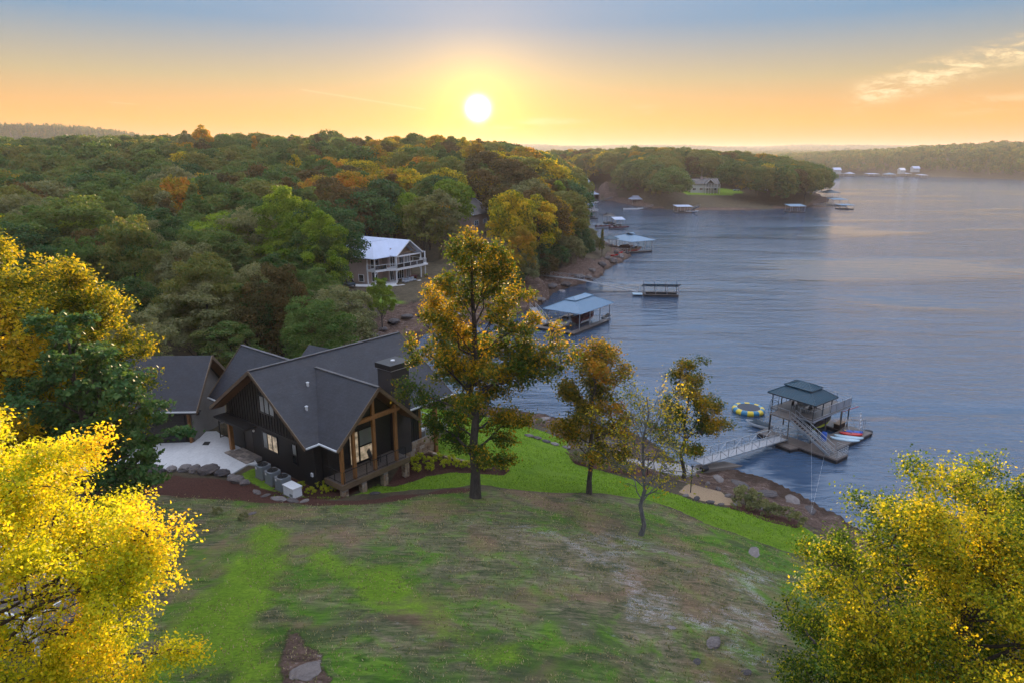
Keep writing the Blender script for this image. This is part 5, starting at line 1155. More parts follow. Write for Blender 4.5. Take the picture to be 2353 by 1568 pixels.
# lift arm and braces at the right end
b = MB(); b.tube((8.0, 1.0, .5), (8.0, 1.0, 3.6), .05); b.tube((8.0, 1.0, 3.5), (6.6, -.9, .55), .03); b.tube((8.0, 1.0, 3.5), (8.2, -.8, .55), .03); b.tube((8.0, 1.0, 3.3), (9.4, -.3, 2.75), .03); b.build('lift_arm', M['galv'], dk)
MB().tube((9.4, -.3, 2.75), (8.05, .9, 2.0), .035).build('lift_brace', M['red'], dk)
# --- table and chairs upstairs
t = empty('patio_table', dw(2.2, 2.4, 3.1), DA, 'light topped table standing under the gazebo roof on the upper deck', 'table')
MB().box(-1.0, 1.0, -.5, .5, .72, .77).build('tabletop', M['decking'], t)
for x in (-.9, .9):
    for y in (-.4, .4): MB().box(x-.03, x+.03, y-.03, y+.03, 0, .72).build('leg', M['black_metal'], t)
ch0 = None
for i, (x, y, a_, lab) in enumerate([(1.6, 1.65, 0, 'black chair on the near left side of the gazebo table'), (2.8, 1.65, 0, 'black chair on the near right side of the gazebo table'), (1.6, 3.2, math.pi, 'black chair on the far left side of the gazebo table'), (2.8, 3.2, math.pi, 'black chair on the far right side of the gazebo table')]):
    if ch0 is None:
        c = empty('patio_chair', dw(x, y, 3.1), DA+a_, lab, 'chair', 'black chairs round the gazebo table'); ch0 = c
        MB().box(-.25, .25, -.25, .25, .42, .46).build('seat', M['black_metal'], c); MB().box(-.25, .25, -.27, -.23, .47, .95).build('backrest', M['black_metal'], c)
        for xx in (-.22, .22):
            for yy in (-.22, .22): MB().box(xx-.02, xx+.02, yy-.02, yy+.02, 0, .42).build('leg', M['black_metal'], c)
    else:
        c = ch0.copy(); C.objects.link(c); c.location = dw(x, y, 3.1); c.rotation_euler = (0, 0, DA+a_); c['label'] = lab
        for q in ch0.children: d = q.copy(); C.objects.link(d); d.parent = c
# --- things on the lower deck
b = empty('barrel', dw(1.75, -.5, .5), 0, 'blue plastic barrel standing by the dock stairs', 'barrel')
MB().lathe([(.26, 0), (.29, .05), (.31, .3), (.30, .32), (.31, .34), (.31, .62), (.30, .64), (.31, .66), (.29, .92), (.26, .97)], 18).build('body', M['blue'], b, smooth=False); MB().lathe([(.27, .97), (.25, 1.0)], 18).build('lid', M['blue'], b)
b = empty('storage_box', dw(6.95, .5, .5), DA+.05, 'dark brown storage box with wooden lid at the right end of the dock', 'box')
MB().box(-.75, .75, -.32, .32, 0, .55).build('body', simple('dark_brown_box', (.03, .018, .012), .5), b); MB().box(-.79, .79, -.36, .36, .551, .61).build('lid', M['trim_tan'], b)
def board(name, x0, y0, x1, y1, w_, mt, label, cat, z=.52, deckpad=True):
    p = np.array(dw(x0, y0, z)); q = np.array(dw(x1, y1, z)); L_ = np.linalg.norm(q-p); e = empty(name, (p+q)/2, math.atan2(q[1]-p[1], q[0]-p[0]), label, cat, None)
    n_ = 20; o = []
    for i in range(n_+1): t_ = i/n_; o.append((-L_/2+L_*t_, w_/2*math.sin(math.pi*min(1, max(0, t_)))**.45))
    pts = [(x, y, .12+.10*(2*x/L_)**4) for x, y in o]+[(x, -y, .12+.10*(2*x/L_)**4) for x, y in o[-2:0:-1]]
    MB().slab(pts, .12).build('hull', mt, e)
    if deckpad: MB().slab([(x*.45-.2, y*.75, .124) for x, y, z_ in pts], .008).build('deck_pad', M['cushion'], e)
    return e
board('paddle_board', 3.0, -.55, 4.6, -3.1, .75, M['sky_blue'], 'pale blue paddle board nearest the stairs, lying over the dock edge', 'paddle board')
board('paddle_board', 3.9, -.5, 5.6, -3.0, .75, M['sky_blue'], 'second pale blue paddle board, next to the red kayak', 'paddle board')
e = board('kayak', 5.1, -.5, 6.6, -2.4, .72, M['red'], 'red kayak on the dock between the paddle boards and the blue one', 'kayak', deckpad=False)
MB().slab([(-.5, -.2, .14), (.1, -.24, .14), (.1, .24, .14), (-.5, .2, .14)], .015).build('cockpit', M['rubber'], e)
e = board('kayak', 6.0, -.45, 7.3, -2.1, .72, M['blue'], 'blue kayak with yellow tip at the right of the red one', 'kayak', deckpad=False)
MB().slab([(-.4, -.2, .14), (.1, -.24, .14), (.1, .24, .14), (-.4, .2, .14)], .015).build('cockpit', M['rubber'], e); MB().lathe([(.16, 0), (.12, .05), (.02, .08)], 8, (-.85, 0, .14)).build('bow_tip', M['yellow'], e)
e = empty('swim_slide', dw(7.9, -1.5, .5), DA+.3, 'tall black and white striped inflatable ladder leaning at the right end of the dock', 'ladder')
for x in (-.28, .28): MB().tube((x, 0, 0), (x, .25, 2.1), .05).build('side_tube', M['white_paint'], e)
for i in range(9): MB().tube((-.3, .02+.026*i, .18+.22*i), (.3, .02+.026*i, .18+.22*i), .06).build('rung', M['rubber'] if i % 2 == 0 else M['white_paint'], e)
e = empty('swim_ladder', dw(7.5, -2.0, .5), DA, 'thin steel swim ladder by the striped inflatable one', 'ladder')
for x in (-.2, .2): MB().tube((x, 0, -.4), (x, 0, 1.6), .025).build('side_rail', M['galv'], e)
for i in range(4): MB().tube((-.2, 0, -.2+.35*i), (.2, 0, -.2+.35*i), .02).build('rung', M['galv'], e)
# --- boats
def hull(L_, B_, Hh, n_=14, tuck=.75, bow=.0):
    """sections of a planing hull, bow towards +x"""
    b = MB(); secs = []
    for i in range(n_+1):
        t_ = i/n_; x = -L_/2+L_*t_; hb_ = B_/2*(1-max(0, (t_-.45)/.55)**2.4); hb_ = max(hb_, .02); top = Hh*(1+.25*t_**2); keel = Hh*(.9*max(0, (t_-.55)/.45)**2.2)
        secs.append([(x, -hb_, top), (x, -hb_*.98, top*.55+keel*.3), (x, -hb_*tuck, keel+.12*Hh), (x, 0, keel), (x, hb_*tuck, keel+.12*Hh), (x, hb_*.98, top*.55+keel*.3), (x, hb_, top)])
    vs = [p for s_ in secs for p in s_]; k = 7
    fs = [(i*k+j, (i+1)*k+j, (i+1)*k+j+1, i*k+j+1) for i in range(n_) for j in range(k-1)]+[tuple(range(k)), tuple(range((n_+1)*k-1, n_*k-1, -1))]
    return b.add(vs, fs), secs
def jetski(loc, rz, label, group=None, cover='navy_cover'):
    e = empty('jet_ski', loc, rz, label, 'jet ski', group); h_, s_ = hull(3.1, 1.15, .42); h_.build('hull', M['white_paint'], e, smooth=True)
    b = MB(); pr = []
    for i in range(11):
        t_ = i/10; x = -1.4+2.7*t_; wv = .46*(1-max(0, (t_-.5)/.5)**2.2)+.02; zt_ = .44+.55*math.exp(-((t_-.58)/.17)**2)+.30*math.exp(-((t_-.2)/.22)**2)
        pr.append([(x, -wv, .43), (x, -wv*.7, .43+(zt_-.43)*.7), (x, 0, zt_), (x, wv*.7, .43+(zt_-.43)*.7), (x, wv, .43)])
    b.add([p for q in pr for p in q], [(i*5+j, (i+1)*5+j, (i+1)*5+j+1, i*5+j+1) for i in range(10) for j in range(4)]); b.build('fitted_cover', M[cover], e, smooth=True)
    hb = MB(); hb.tube((.25, -.35, .95), (.25, .35, .95), .035); hb.build('handlebar', M['rubber'], e); return e
jetski(dw(.6, 6.9, .05), DA+R(100), 'jet ski under a fitted grey blue cover floating behind the dock')
jetski(dw(-.9, 6.6, .05), DA+R(96), 'second covered jet ski tucked closer to the dock, bow hidden') if False else None
def speedboat(loc, rz, label, L_=6.4, side='lime', top='black_metal', name='motorboat', group=None, tower=True, cover=None):
    e = empty(name, loc, rz, label, 'boat', group); h_, s_ = hull(L_, 2.3, 1.05); h_.build('hull', M[top], e, smooth=False)
    b = MB()
    for sgn in (1, -1):
        for i in range(len(s_)-1):
            a, c = s_[i][1 if sgn < 0 else 5], s_[i+1][1 if sgn < 0 else 5]; a2, c2 = s_[i][2 if sgn < 0 else 4], s_[i+1][2 if sgn < 0 else 4]
            o_ = np.array([0, sgn*.02, 0]); b.slab([np.array(a)*1.0+o_, np.array(c)+o_, np.array(c2)+o_, np.array(a2)+o_], .015, (0, -sgn, 0))
    b.build('hull_stripe', M[side], e)
    if cover: 
        c = MB(); c.slab([(q[0][0], q[0][1]*.98, q[0][2]+.03) for q in s_]+[(q[6][0], q[6][1]*.98, q[6][2]+.03) for q in s_[::-1]], .05)
        c.slab([(-L_*.3, -.8, 1.2), (L_*.2, -.7, 1.3), (L_*.2, 0, 1.75), (-L_*.3, 0, 1.7)], .05).slab([(-L_*.3, .8, 1.2), (L_*.2, .7, 1.3), (L_*.2, 0, 1.75), (-L_*.3, 0, 1.7)], .05); c.build('canvas_cover', M[cover], e)
    else:
        MB().slab([(-L_*.42, -.85, .8), (L_*.18, -.8, .85), (L_*.18, .8, .85), (-L_*.42, .85, .8)], .05).build('cockpit_floor', M['decking'], e)
        MB().slab([(L_*.12, -.85, 1.1), (L_*.2, -.6, 1.5), (L_*.2, .6, 1.5), (L_*.12, .85, 1.1)], .03).build('windscreen', M['glass_dark'], e)
        MB().slab([(L_*.18, -.9, 1.14), (L_*.36, -.55, 1.2), (L_*.46, 0, 1.25), (L_*.36, .55, 1.2), (L_*.18, .9, 1.14)], .04).build('foredeck', M[top], e)
        for y in (-.6, .6): MB().box(-L_*.1, 0, y-.25, y+.25, .85, 1.3).build('seat', M['cushion'], e, bevel=.04)
        MB().box(-L_*.4, -L_*.3, -.8, .8, .82, 1.1).build('bench', M['cushion'], e, bevel=.04)
    if tower:
        t_ = MB(); 
        for y in (-1, 1): t_.tube((0, y, 1.0), (-.5, y*.75, 2.2), .035)
        t_.tube((-.5, -.75, 2.2), (-.5, .75, 2.2), .035); t_.build('wake_tower', M['black_metal'], e)
    return e
speedboat(dw(4.4, 1.9, .95), DA, 'black wake boat with bright lime stripe lifted in the slip under the upper deck', 5.6)
e = empty('outboard_lift', dw(2.4, .5, .5), DA, 'black outboard motor and lift gear beside the blue barrel', 'motor')
MB().slab([(-.3, -.25, 1.0), (.35, -.25, .95), (.35, .25, .95), (-.3, .25, 1.0)], .45).build('cowling', M['rubber'], e, bevel=.06); MB().box(-.08, .12, -.08, .08, -.3, .55).build('shaft', M['black_metal'], e); MB().box(-.35, .25, -.05, .05, -.1, -.05).build('plate', M['black_metal'], e)
# --- water trampoline
e = empty('water_trampoline', (29.55, 80.2, 0), 0, 'round yellow and blue water trampoline floating left of the dock', 'trampoline')
n_ = 16; Rm, rm = 1.62, .36
for k in range(n_):
    vs = []; 
    for i in range(4):
        a = 2*math.pi*(k+i/3)/n_
        for j in range(12): t_ = 2*math.pi*j/12; vs.append(((Rm+rm*math.cos(t_))*math.cos(a), (Rm+rm*math.cos(t_))*math.sin(a), .24+rm*math.sin(t_)))
    fs = [(i*12+j, i*12+(j+1) % 12, (i+1)*12+(j+1) % 12, (i+1)*12+j) for i in range(3) for j in range(12)]
    MB().add(vs, fs).build('tube_segment', M['yellow'] if k % 2 else M['teal'], e, smooth=True)
MB().lathe([(1.38, .50), (1.38, .56)], 32).build('bounce_mat', M['mesh_grey'], e); MB().lathe([(1.47, .515), (1.42, .55), (1.36, .535)], 32).build('mat_edge', M['sky_blue'], e)
# --- gangway and ramp
def gangway(p, q, wd, label, name='gangway', hgt=1.0, bays=11, group=None, mt='galv', deck='galv_deck'):
    p = np.array(p, float); q = np.array(q, float); d = unit((q-p)*[1, 1, 0]); s_ = np.array([-d[1], d[0], 0])*wd/2
    e = empty(name, p, 0, label, 'gangway', group); q = q-p; p = p*0
    MB().slab([p-s_, q-s_, q+s_, p+s_], .05).build('walkway', M['galv_deck'], e)
    for sg in (-1, 1):
        b = MB(); o = s_*sg; up = np.array([0, 0, hgt])
        b.beam(p+o, q+o, .08, .12); b.beam(p+o+up, q+o+up, .06, .06)
        for i in range(bays+1):
            c = p+(q-p)*i/bays+o; b.beam(c, c+up, .045)
            if i < bays:
                c2 = p+(q-p)*(i+1)/bays+o
                if i % 2: b.beam(c, c2+up*.95, .035)
                else: b.beam(c+up*.95, c2, .035)
        b.build('side_truss', M[mt], e)
    return e
M['path_concrete'] = concrete('worn_path', (.40, .37, .34))
M['galv_deck'] = simple('grey_gangway_deck', (.33, .33, .34), .6, .08, 4, .1)
gangway((18.7, 62.9, 1.15), (29.9, 70.1, .75), 1.3, 'long galvanised truss gangway linking the bank with the two storey dock')
cy_ = empty('hinge_roller', (18.9, 62.2, .75), 0, 'black roller at the foot of the long gangway', 'roller'); MB().tube((-.1, -.1, 0), (.55, .3, 0), .28, .28, 14).build('drum', M['rubber'], cy_); MB().tube((-.3, -.25, 0), (.7, .4, 0), .05).build('axle', M['galv'], cy_)
rp = [at(1576, 1086, .9), at(1612, 1078, .75), at(1705, 1068, .10), at(1662, 1058, .10), at(1600, 1066, .55)]
o = MB().slab([tuple(p) for p in rp], 1.2).build('boat_ramp', M['concrete_dark']); tag(o, 'weathered tan concrete ramp running into the lake below the gangway', 'ramp')
rp = [at(1440, 1052, 2.2), at(1580, 1066, 1.3), at(1600, 1082, 1.25), at(1570, 1092, 1.5), at(1440, 1072, 2.2)]
o = MB().slab([tuple(p) for p in rp], .6).build('shore_path', M['path_concrete'], None, 'structure')
# --- mooring ropes, lamp posts, buoys
def rope(p, q, label, sag=.2):
    p = np.array(p, float); q = np.array(q, float); e = empty('mooring_rope', p, 0, label, 'rope'); n_ = 10
    pts = [(q-p)*i/n_-np.array([0, 0, math.sin(math.pi*i/n_)*sag]) for i in range(n_+1)]; MB().path(pts, .004, 4).build('line', M['white_paint'], e)
sh_ = base_at(1862, 1185); rope(dw(-1.6, -2.5, .6), sh_+[0, 0, .3], 'thin white mooring rope from the dock to the bank, left of two', .2); rope(dw(-1.75, -.9, 2.4), sh_+[.1, .1, .35], 'thin white mooring rope from the dock to the bank, right of two', .1)
for x, y, h_, lab in [(1586, 1130, 2.4, 'slim black lamp post beside the sand patch'), (1411, 1076, 2.0, 'slim black lamp post behind the half bare tree, leftmost'), (1687, 1150, 1.2, 'short black post at the top of the rocky bank'), (1487, 1090, 1.6, 'slim black post between the half bare tree and the dark shore tree')]:
    b = base_at(x, y); e = empty('lamp_post', b, 0, lab, 'lamp post'); MB().tube((0, 0, -.2), (0, 0, h_), .045).build('post', M['black_metal'], e); MB().lathe([(.05, 0), (.12, .02), (.10, .10), (.03, .13)], 10, (0, 0, h_)).build('lamp_head', M['black_metal'], e)
b = at(2227, 1104, 0); e = empty('buoy', b, 0, 'round orange buoy floating behind the golden tree at right', 'buoy'); MB().lathe([(.02, -.2), (.2, -.1), (.26, .1), (.2, .32), (.05, .42)], 14).build('float', M['orange'], e, smooth=True); MB().lathe([(.05, .42), (.05, .5)], 8).build('eyelet', M['galv'], e)
b = at(2162, 1082, 0); e = empty('buoy', b, 0, 'small black float on the water above the golden tree', 'buoy'); MB().lathe([(.02, -.1), (.25, -.02), (.3, .12), (.1, .25)], 12).build('float', M['rubber'], e, smooth=True); MB().lathe([(.04, .25), (.04, .33)], 8).build('eyelet', M['galv'], e)
# ================================================================ other covered docks
def cdock(p, ang, L_, W_, ze, label, roof='hip', rise=1.6, rmat='roof_metal_pale', deck=None, boats=(), upper=False, tier=True, name='covered_dock', posts=3, cat='dock', zd=.5, group=None, walls=None, ov=.5, seams=0):
    e = empty(name, (p[0], p[1], 0), ang, label, cat, group)
    d = deck or (0, L_, 0, W_)
    x0, x1, y0, y1 = d
    s = min(1.5, W_*.16)
    for bx_ in ((x0, x1, y0, y0+s), (x0, x1, y1-s, y1), (x0, x0+s, y0+s+.01, y1-s-.01)):
        MB().box(*bx_, zd-.15, zd).build('deck', M['decking'], e); MB().box(bx_[0]+.05, bx_[1]-.05, bx_[2]+.05, bx_[3]-.05, -.25, zd-.151).build('float', M['rubber'], e)
    for i in range(posts):
        for y in (.12, W_-.12):
            x = .12+(L_-.24)*i/(posts-1); MB().box(x-.06, x+.06, y-.06, y+.06, zd, ze+.04).build('post', M['galv'] if roof != 'gable_dark' else M['dock_post'], e)
    mt = M[rmat]
    if roof == 'hip':
        iy = (W_+2*ov)/2-.01; ix = iy
        if tier:
            k = .8; hip(-ov, L_+ov, -ov, W_+ov, ze, ze+rise*k, ix*k, iy*k, 'roof', e, mt, .08, seams); hip(-ov+ix*(k-.08), L_+ov-ix*(k-.08), -ov+iy*(k-.08), W_+ov-iy*(k-.08), ze+rise*(k)+.08, ze+rise*1.0+.12, ix*.25, iy*.27, 'roof_cap', e, mt, .06, 0)
        else: hip(-ov, L_+ov, -ov, W_+ov, ze, ze+rise, ix, iy, 'roof', e, mt, .08, seams)
    elif roof == 'flat': 
        MB().slab([(-ov, -ov, ze), (L_+ov, -ov, ze), (L_+ov, W_+ov, ze+rise), (-ov, W_+ov, ze+rise)], .12).build('roof', mt, e)
    else:
        for a, b in ((-ov, W_/2), (W_+ov, W_/2)): MB().slab([(-ov, a, ze), (L_+ov, a, ze), (L_+ov, b, ze+rise), (-ov, b, ze+rise)], .1).build('roof', mt, e)
    if upper:
        MB().box(0, L_, 0, W_, ze+.05, ze+.15).build('upper_deck', M['decking'], e); rail([(0, 0), (L_, 0), (L_, W_), (0, W_), (0, 0)], ze+.15, 1.0, 1.2, (.5, .1), 'railing', e, 'white_paint', .04)
    return e
def local(p, ang, x, y, z=0): return (p[0]+x*math.cos(ang)-y*math.sin(ang), p[1]+x*math.sin(ang)+y*math.cos(ang), z)
# the blue hipped dock in the cove
pc, ac = (12.2, 119.6), R(54)
cdock(pc, ac, 11.6, 7.2, 3.6, 'covered dock with wide pale blue hip roof near the rocky cove, red canvas boat inside', rise=1.9, rmat='roof_metal_blue', deck=(-2.6, 10.5, -.4, 8.6), posts=4, seams=.45)
MB()
speedboat(local(pc, ac, 8.2, 3.6, .2), ac, 'boat under a dark red canvas in the slip of the blue roofed dock', 6.5, 'white_paint', 'maroon', tower=False, cover='maroon')
jetski(local(pc, ac, 12.8, 1.2, .1), ac, 'dark covered jet ski tied to the outer end of the blue roofed dock', None, 'rubber')
speedboat(local(pc, ac, 2.5, 5.0, .2), ac, 'small white motorboat at the inner end of the blue roofed dock', 4.6, 'white_paint', 'white_paint', tower=False)
gangway((4.2, 135.5, 1.2), local(pc, ac, .5, 7.5, .6), 1.2, 'grey gangway from the rocks to the blue roofed dock', bays=8)
e = empty('swim_ladder', local(pc, ac, -2.4, 8.3, .5), ac, 'white swim ladder at the landward corner of the blue roofed dock', 'ladder')
for x in (-.25, .25): MB().tube((x, 0, -.3), (x, 0, 2.0), .04).build('side_rail', M['white_paint'], e)
for i in range(5): MB().tube((-.25, 0, .1+.35*i), (.25, 0, .1+.35*i), .03).build('rung', M['white_paint'], e)
# the small dark roofed dock on its long gangway
pb, ab = (30.0, 152.6), R(-5)
cdock(pb, ab, 7.8, 3.4, 3.0, 'small dock with slanted dark metal roof standing alone on open water', roof='flat', rise=-1.2, rmat='roof_metal_navy', posts=4, ov=.3, zd=.55)
MB()
gangway((16.0, 163.0, 2.2), (29.0, 155.2, .7), 1.1, 'long thin gangway from the rocks to the dark roofed dock', bays=8); gangway((7.5, 166.5, 2.6), (16.0, 163.2, 2.2), 1.1, 'short shore section of the thin gangway, railing on the rocks', bays=4)
e = empty('float_platform', (28.6, 153.2, 0), ab, 'small blue landing platform between gangway and dark roofed dock', 'platform'); MB().box(-1, 1.2, 0, 1.8, .3, .5).build('deck', M['sky_blue'], e); MB().box(-.9, 1.1, .1, 1.7, -.2, .299).build('float', M['rubber'], e)
# the grey hipped dock beyond the point
pa, aa = (39.0, 224.5), R(29)
cdock(pa, aa, 9.2, 12.0, 4.0, 'large covered dock with slate grey hip roof beyond the wooded point', rise=2.0, rmat='roof_metal_blue', posts=4, ov=.8)
speedboat(local(pa, aa, 4.5, 4.2, .1), aa, 'red and tan motorboat under the slate grey hip roof', 7, 'red', 'trim_tan'); speedboat(local(pa, aa, 4.5, 8.6, .1), aa, 'maroon covered boat under the slate grey hip roof', 7, 'white_paint', 'maroon', cover='maroon', tower=False)
gangway((33.0, 222.0, 1.2), local(pa, aa, .2, 1.2, .6), 1.2, 'short white gangway to the slate grey dock', bays=5)
for i, (x, y) in enumerate([(1412, 590), (1425, 584), (1436, 578)]):
    b = base_at(x, y); e = empty('kayak', b+[0, 0, .3], .6+i*.3, ['red kayak lowest on the rocks of the point', 'red kayak in the middle of the three on the rocks', 'maroon kayak furthest out on the rocks of the point'][i], 'kayak', 'kayaks on the rocks'); h_, s_ = hull(3.2, .7, .3); h_.build('hull', M['red' if i < 2 else 'maroon'], e, smooth=True); MB().slab([(-.5, -.2, .33), (.3, -.2, .34), (.3, .2, .34), (-.5, .2, .33)], .02).build('cockpit', M['rubber'], e)
b = onground([(1396, 566)])[0]; e = cdock((b[0], b[1]), R(20), 3.4, 3.4, b[2]+2.4, 'small dark green gazebo under the slender tree at the end of the point', rise=1.0, rmat='roof_metal_navy', posts=2, name='gazebo', cat='gazebo', zd=b[2]+.1, tier=False)
# docks farther along the cove and the peninsula
def dock_px(x0, x1, yb_, L_y, ze, label, **kw):
    a = at(x0, yb_, 0); b = at(x1, yb_, 0); Lx = b[0]-a[0]; return cdock((a[0], a[1]), kw.pop('ang', R(4)), Lx, L_y, ze, label, **kw), a, Lx
G2 = 'far docks round the cove'
dock_px(1341, 1374, 503, 10, 3.6, 'two storey dock with white railings and little blue roofed cabin', roof='flat', rise=0, rmat='decking', upper=True, posts=4, group=G2)
a = at(1352, 500, 0); e = empty('rooftop_gazebo', (a[0], a[1]+3, 3.78), 0, 'small blue pyramid roofed shelter on top of the white railed dock', 'gazebo')
for x in (0, 3.4):
    for y in (0, 3.4): MB().box(x-.07, x+.07, y-.07, y+.07, 0, 2.3).build('post', M['white_paint'], e)
hip(-.6, 4, -.6, 4, 2.3, 3.6, 2.28, 2.28, 'roof', e, M['roof_metal_blue'], .08, 0)
dock_px(1392, 1414, 515, 7, 3.6, 'covered dock with small grey green hip roof behind the dark pontoon boat', rmat='roof_grey', rise=1.2, tier=False, group=G2)
dock_px(1413, 1434, 521, 7, 3.2, 'covered dock with pale flat roof right of the small grey green one', roof='flat', rise=.6, rmat='roof_metal_pale', group=G2)
a = at(1388, 524, .0); speedboat((a[0], a[1], .1), R(10), 'dark pontoon boat with maroon hull moored left of the pale flat roofed dock', 8, 'white_paint', 'maroon', tower=True)
a = at(1422, 527, .0); speedboat((a[0], a[1], .1), R(2), 'long dark boat in front of the pale flat roofed dock', 9, 'galv', 'maroon', tower=True)
dock_px(1328, 1341, 478, 8, 4.0, 'covered dock with white flat roof partly behind the golden round tree', roof='flat', rise=.8, group=G2)
dock_px(1331, 1352, 487, 9, 3.4, 'covered dock with pale lean-to roof in front of the white flat one', roof='flat', rise=2.0, group=G2)
dock_px(1300, 1318, 463, 16, 4.2, 'large covered dock with white double roof at the head of the cove', rise=3.0, group=G2)
dock_px(1320, 1333, 465, 12, 3.6, 'white flat roofed dock joined to a long ramp at the head of the cove', roof='flat', rise=.6, group=G2)
a = at(1334, 462, 1); b = at(1362, 452, 6); gangway(tuple(b), tuple(a), 1.6, 'long white ramp climbing from the head of the cove to the trees', bays=8)
dock_px(1355, 1378, 459, 10, 3.8, 'covered dock with white hip roof right of the long white ramp', rise=2.0, group=G2)
a = at(1378, 463, .6); b = at(1408, 455, 3.5); gangway(tuple(b), tuple(a), 1.4, 'thin white ramp right of the white hip roofed dock', bays=8)
a = at(1360, 468, 0); speedboat((a[0], a[1], 0), R(-3), 'white motorboat moored in the cove below the white hip roofed dock', 9, 'white_paint', 'white_paint', tower=False)
dock_px(1452, 1474, 472, 10, 3.8, 'lone covered dock with pale grey hip roof off the wooded bank', rise=2.2, tier=False, group=G2)
a = at(1455, 483, 0); speedboat((a[0], a[1], 0), R(3), 'long low white boat tied outside the lone grey hip roofed dock', 12, 'white_paint', 'white_paint', tower=False)
a = at(1474, 480, .6); b = at(1500, 474, 2.5); gangway(tuple(b), tuple(a), 1.3, 'thin ramp beside the lone grey hip roofed dock', bays=6)
dock_px(1556, 1590, 490, 8, 3.6, 'covered dock with flat pale roof below the peninsula house with lawn', roof='flat', rise=.5, group=G2)
a = at(1590, 489, 0); speedboat((a[0], a[1], 0), R(0), 'small blue and white boat beside the dock below the peninsula house', 7, 'teal', 'white_paint', tower=False)
a = at(1586, 484, .6); b = at(1606, 474, 4.5); gangway(tuple(b), tuple(a), 1.3, 'thin ramp climbing the bank below the peninsula house', bays=6)
dock_px(1815, 1850, 489, 7, 3.6, 'covered dock with pale blue flat roof near the end of the peninsula', roof='flat', rise=.8, rmat='roof_metal_blue', group=G2)
dock_px(1898, 1930, 456, 12, 4.0, 'covered dock with dark hip roof off the tip of the peninsula', rise=2.2, rmat='roof_metal_navy', group=G2)
dock_px(1914, 1946, 474, 9, 4.2, 'covered dock with bright blue flat roof off the tip, in front of the dark one', roof='flat', rise=.5, rmat='roof_metal_blue', group=G2)
dock_px(1932, 1962, 482, 7, 2.6, 'low open dock with blue canopy outermost off the tip', roof='flat', rise=.3, rmat='roof_metal_blue', group=G2)
a = at(1868, 471, 1); b = at(1918, 474, .6); gangway(tuple(a), tuple(b), 1.4, 'long thin walkway from the tip of the peninsula to the blue roofed docks', bays=10)
for i, (x0, x1, y, rm_, lab) in enumerate([(1884, 1900, 404, 'roof_metal_pale', 'tiny white roofed dock at the left end of the far shore'), (1922, 1938, 405.5, 'roof_metal_blue', 'tiny blue roofed dock, second from the left along the far shore'), (1948, 1963, 406, 'roof_metal_pale', 'tiny pale dock with hip roof, third from the left along the far shore'),
        (1995, 2020, 407, 'roof_metal_pale', 'wide pale dock in the middle of the far shore'), (2038, 2058, 408, 'roof_metal_blue', 'blue grey dock right of the wide pale one on the far shore'), (2080, 2094, 406, 'roof_metal_pale', 'very small dock below the white gabled far house'), (2115, 2131, 410, 'roof_metal_pale', 'white roofed dock rightmost on the far shore')]):
    dock_px(x0, x1, y, 14, 4.5, lab, roof='hip' if i in (0, 2, 4) else 'flat', rise=2.5 if i in (0, 2, 4) else 1.0, rmat=rm_, tier=False, group='docks along the far shore')
# ================================================================ white lakeside house
HW_ = (-24.3, 142.4); AW = R(57)
zb = 5.0
wh = empty('lakeside_house', (*HW_, 0), AW, 'pale brick lakeside house with white balconies and pale metal roof', 'house')
MB().box(.3, 7.6, 2.6, 16, 2.0, 10.7).box(-4.4, .29, 4.2, 10.6, 2.0, 10.7).build('wall', M['brick_pale'], wh)
MB().slab([(.3, 2.55, 10.7), (7.6, 2.55, 10.7), (3.95, 2.55, 13.3)], .2, (0, 1, 0)).build('gable_wall', M['trim_tan'], wh)
rmw = M['roof_metal_pale']
MB().slab([(-.3, -.5, 10.7), (3.95, -.5, 13.7), (3.95, 16.6, 13.7), (-.3, 16.6, 10.7)], .15).slab([(8.2, -.5, 10.7), (8.2, 16.6, 10.7), (3.95, 16.6, 13.7), (3.95, -.5, 13.7)], .15).build('main_roof', rmw, wh)
MB().slab([(-5.2, 1.3, 10.55), (-.3, 1.3, 10.55), (3.9, 5.2, 13.45), (-1.2, 5.2, 13.45)], .12).slab([(-5.2, 1.3, 10.55), (-1.2, 5.2, 13.45), (-1.2, 5.6, 13.45), (-5.2, 11.2, 10.55)], .12).slab([(-5.2, 11.2, 10.55), (-1.2, 5.6, 13.45), (3.9, 5.6, 13.45), (-.3, 11.2, 10.55)], .12).build('wing_roof', rmw, wh)
MB().slab([(8.2, 1.2, 11.2), (10.3, .6, 10.5), (10.3, 9, 10.5), (8.2, 9, 11.2)], .12).build('side_roof', rmw, wh)
MB().beam((-.3, -.53, 10.62), (3.95, -.53, 13.62), .06, .22).beam((3.95, -.53, 13.62), (8.2, -.53, 10.62), .06, .22).build('rake_board', M['white_paint'], wh)
MB().lathe([(.18, 0), (.18, 1.3), (.25, 1.35)], 10, (-.4, 9.5, 12.3)).build('flue', M['galv'], wh)
for a, b in (((0, 0), (0, 0)), ((7.9, 0), 0), ((-4.3, 2.0), 0), ((9.9, .5), 0), ((-4.3, 4.1), 0)):
    x, y = a; MB().box(x-.1, x+.1, y-.1, y+.1, zb-.9, 10.6).build('column', M['white_paint'], wh)
for p_, q_ in (((0, 0, 7.0), (.7, 0, 7.7)), ((7.9, 0, 7.0), (7.2, 0, 7.7)), ((-4.3, 2, 7.0), (-3.6, 1.8, 7.7))): MB().beam(p_, q_, .1).build('brace', M['white_paint'], wh)
MB().beam((0, 0, 10.5), (7.9, 0, 10.5), .2, .3).build('porch_beam', M['white_paint'], wh)
MB().beam((1.6, .3, 11.2), (3.4, .3, 12.6), .14).beam((6.3, .3, 11.2), (4.5, .3, 12.6), .14).beam((1.2, .3, 11.1), (6.8, .3, 11.1), .14).build('gable_truss', M['trim_tan'], wh)
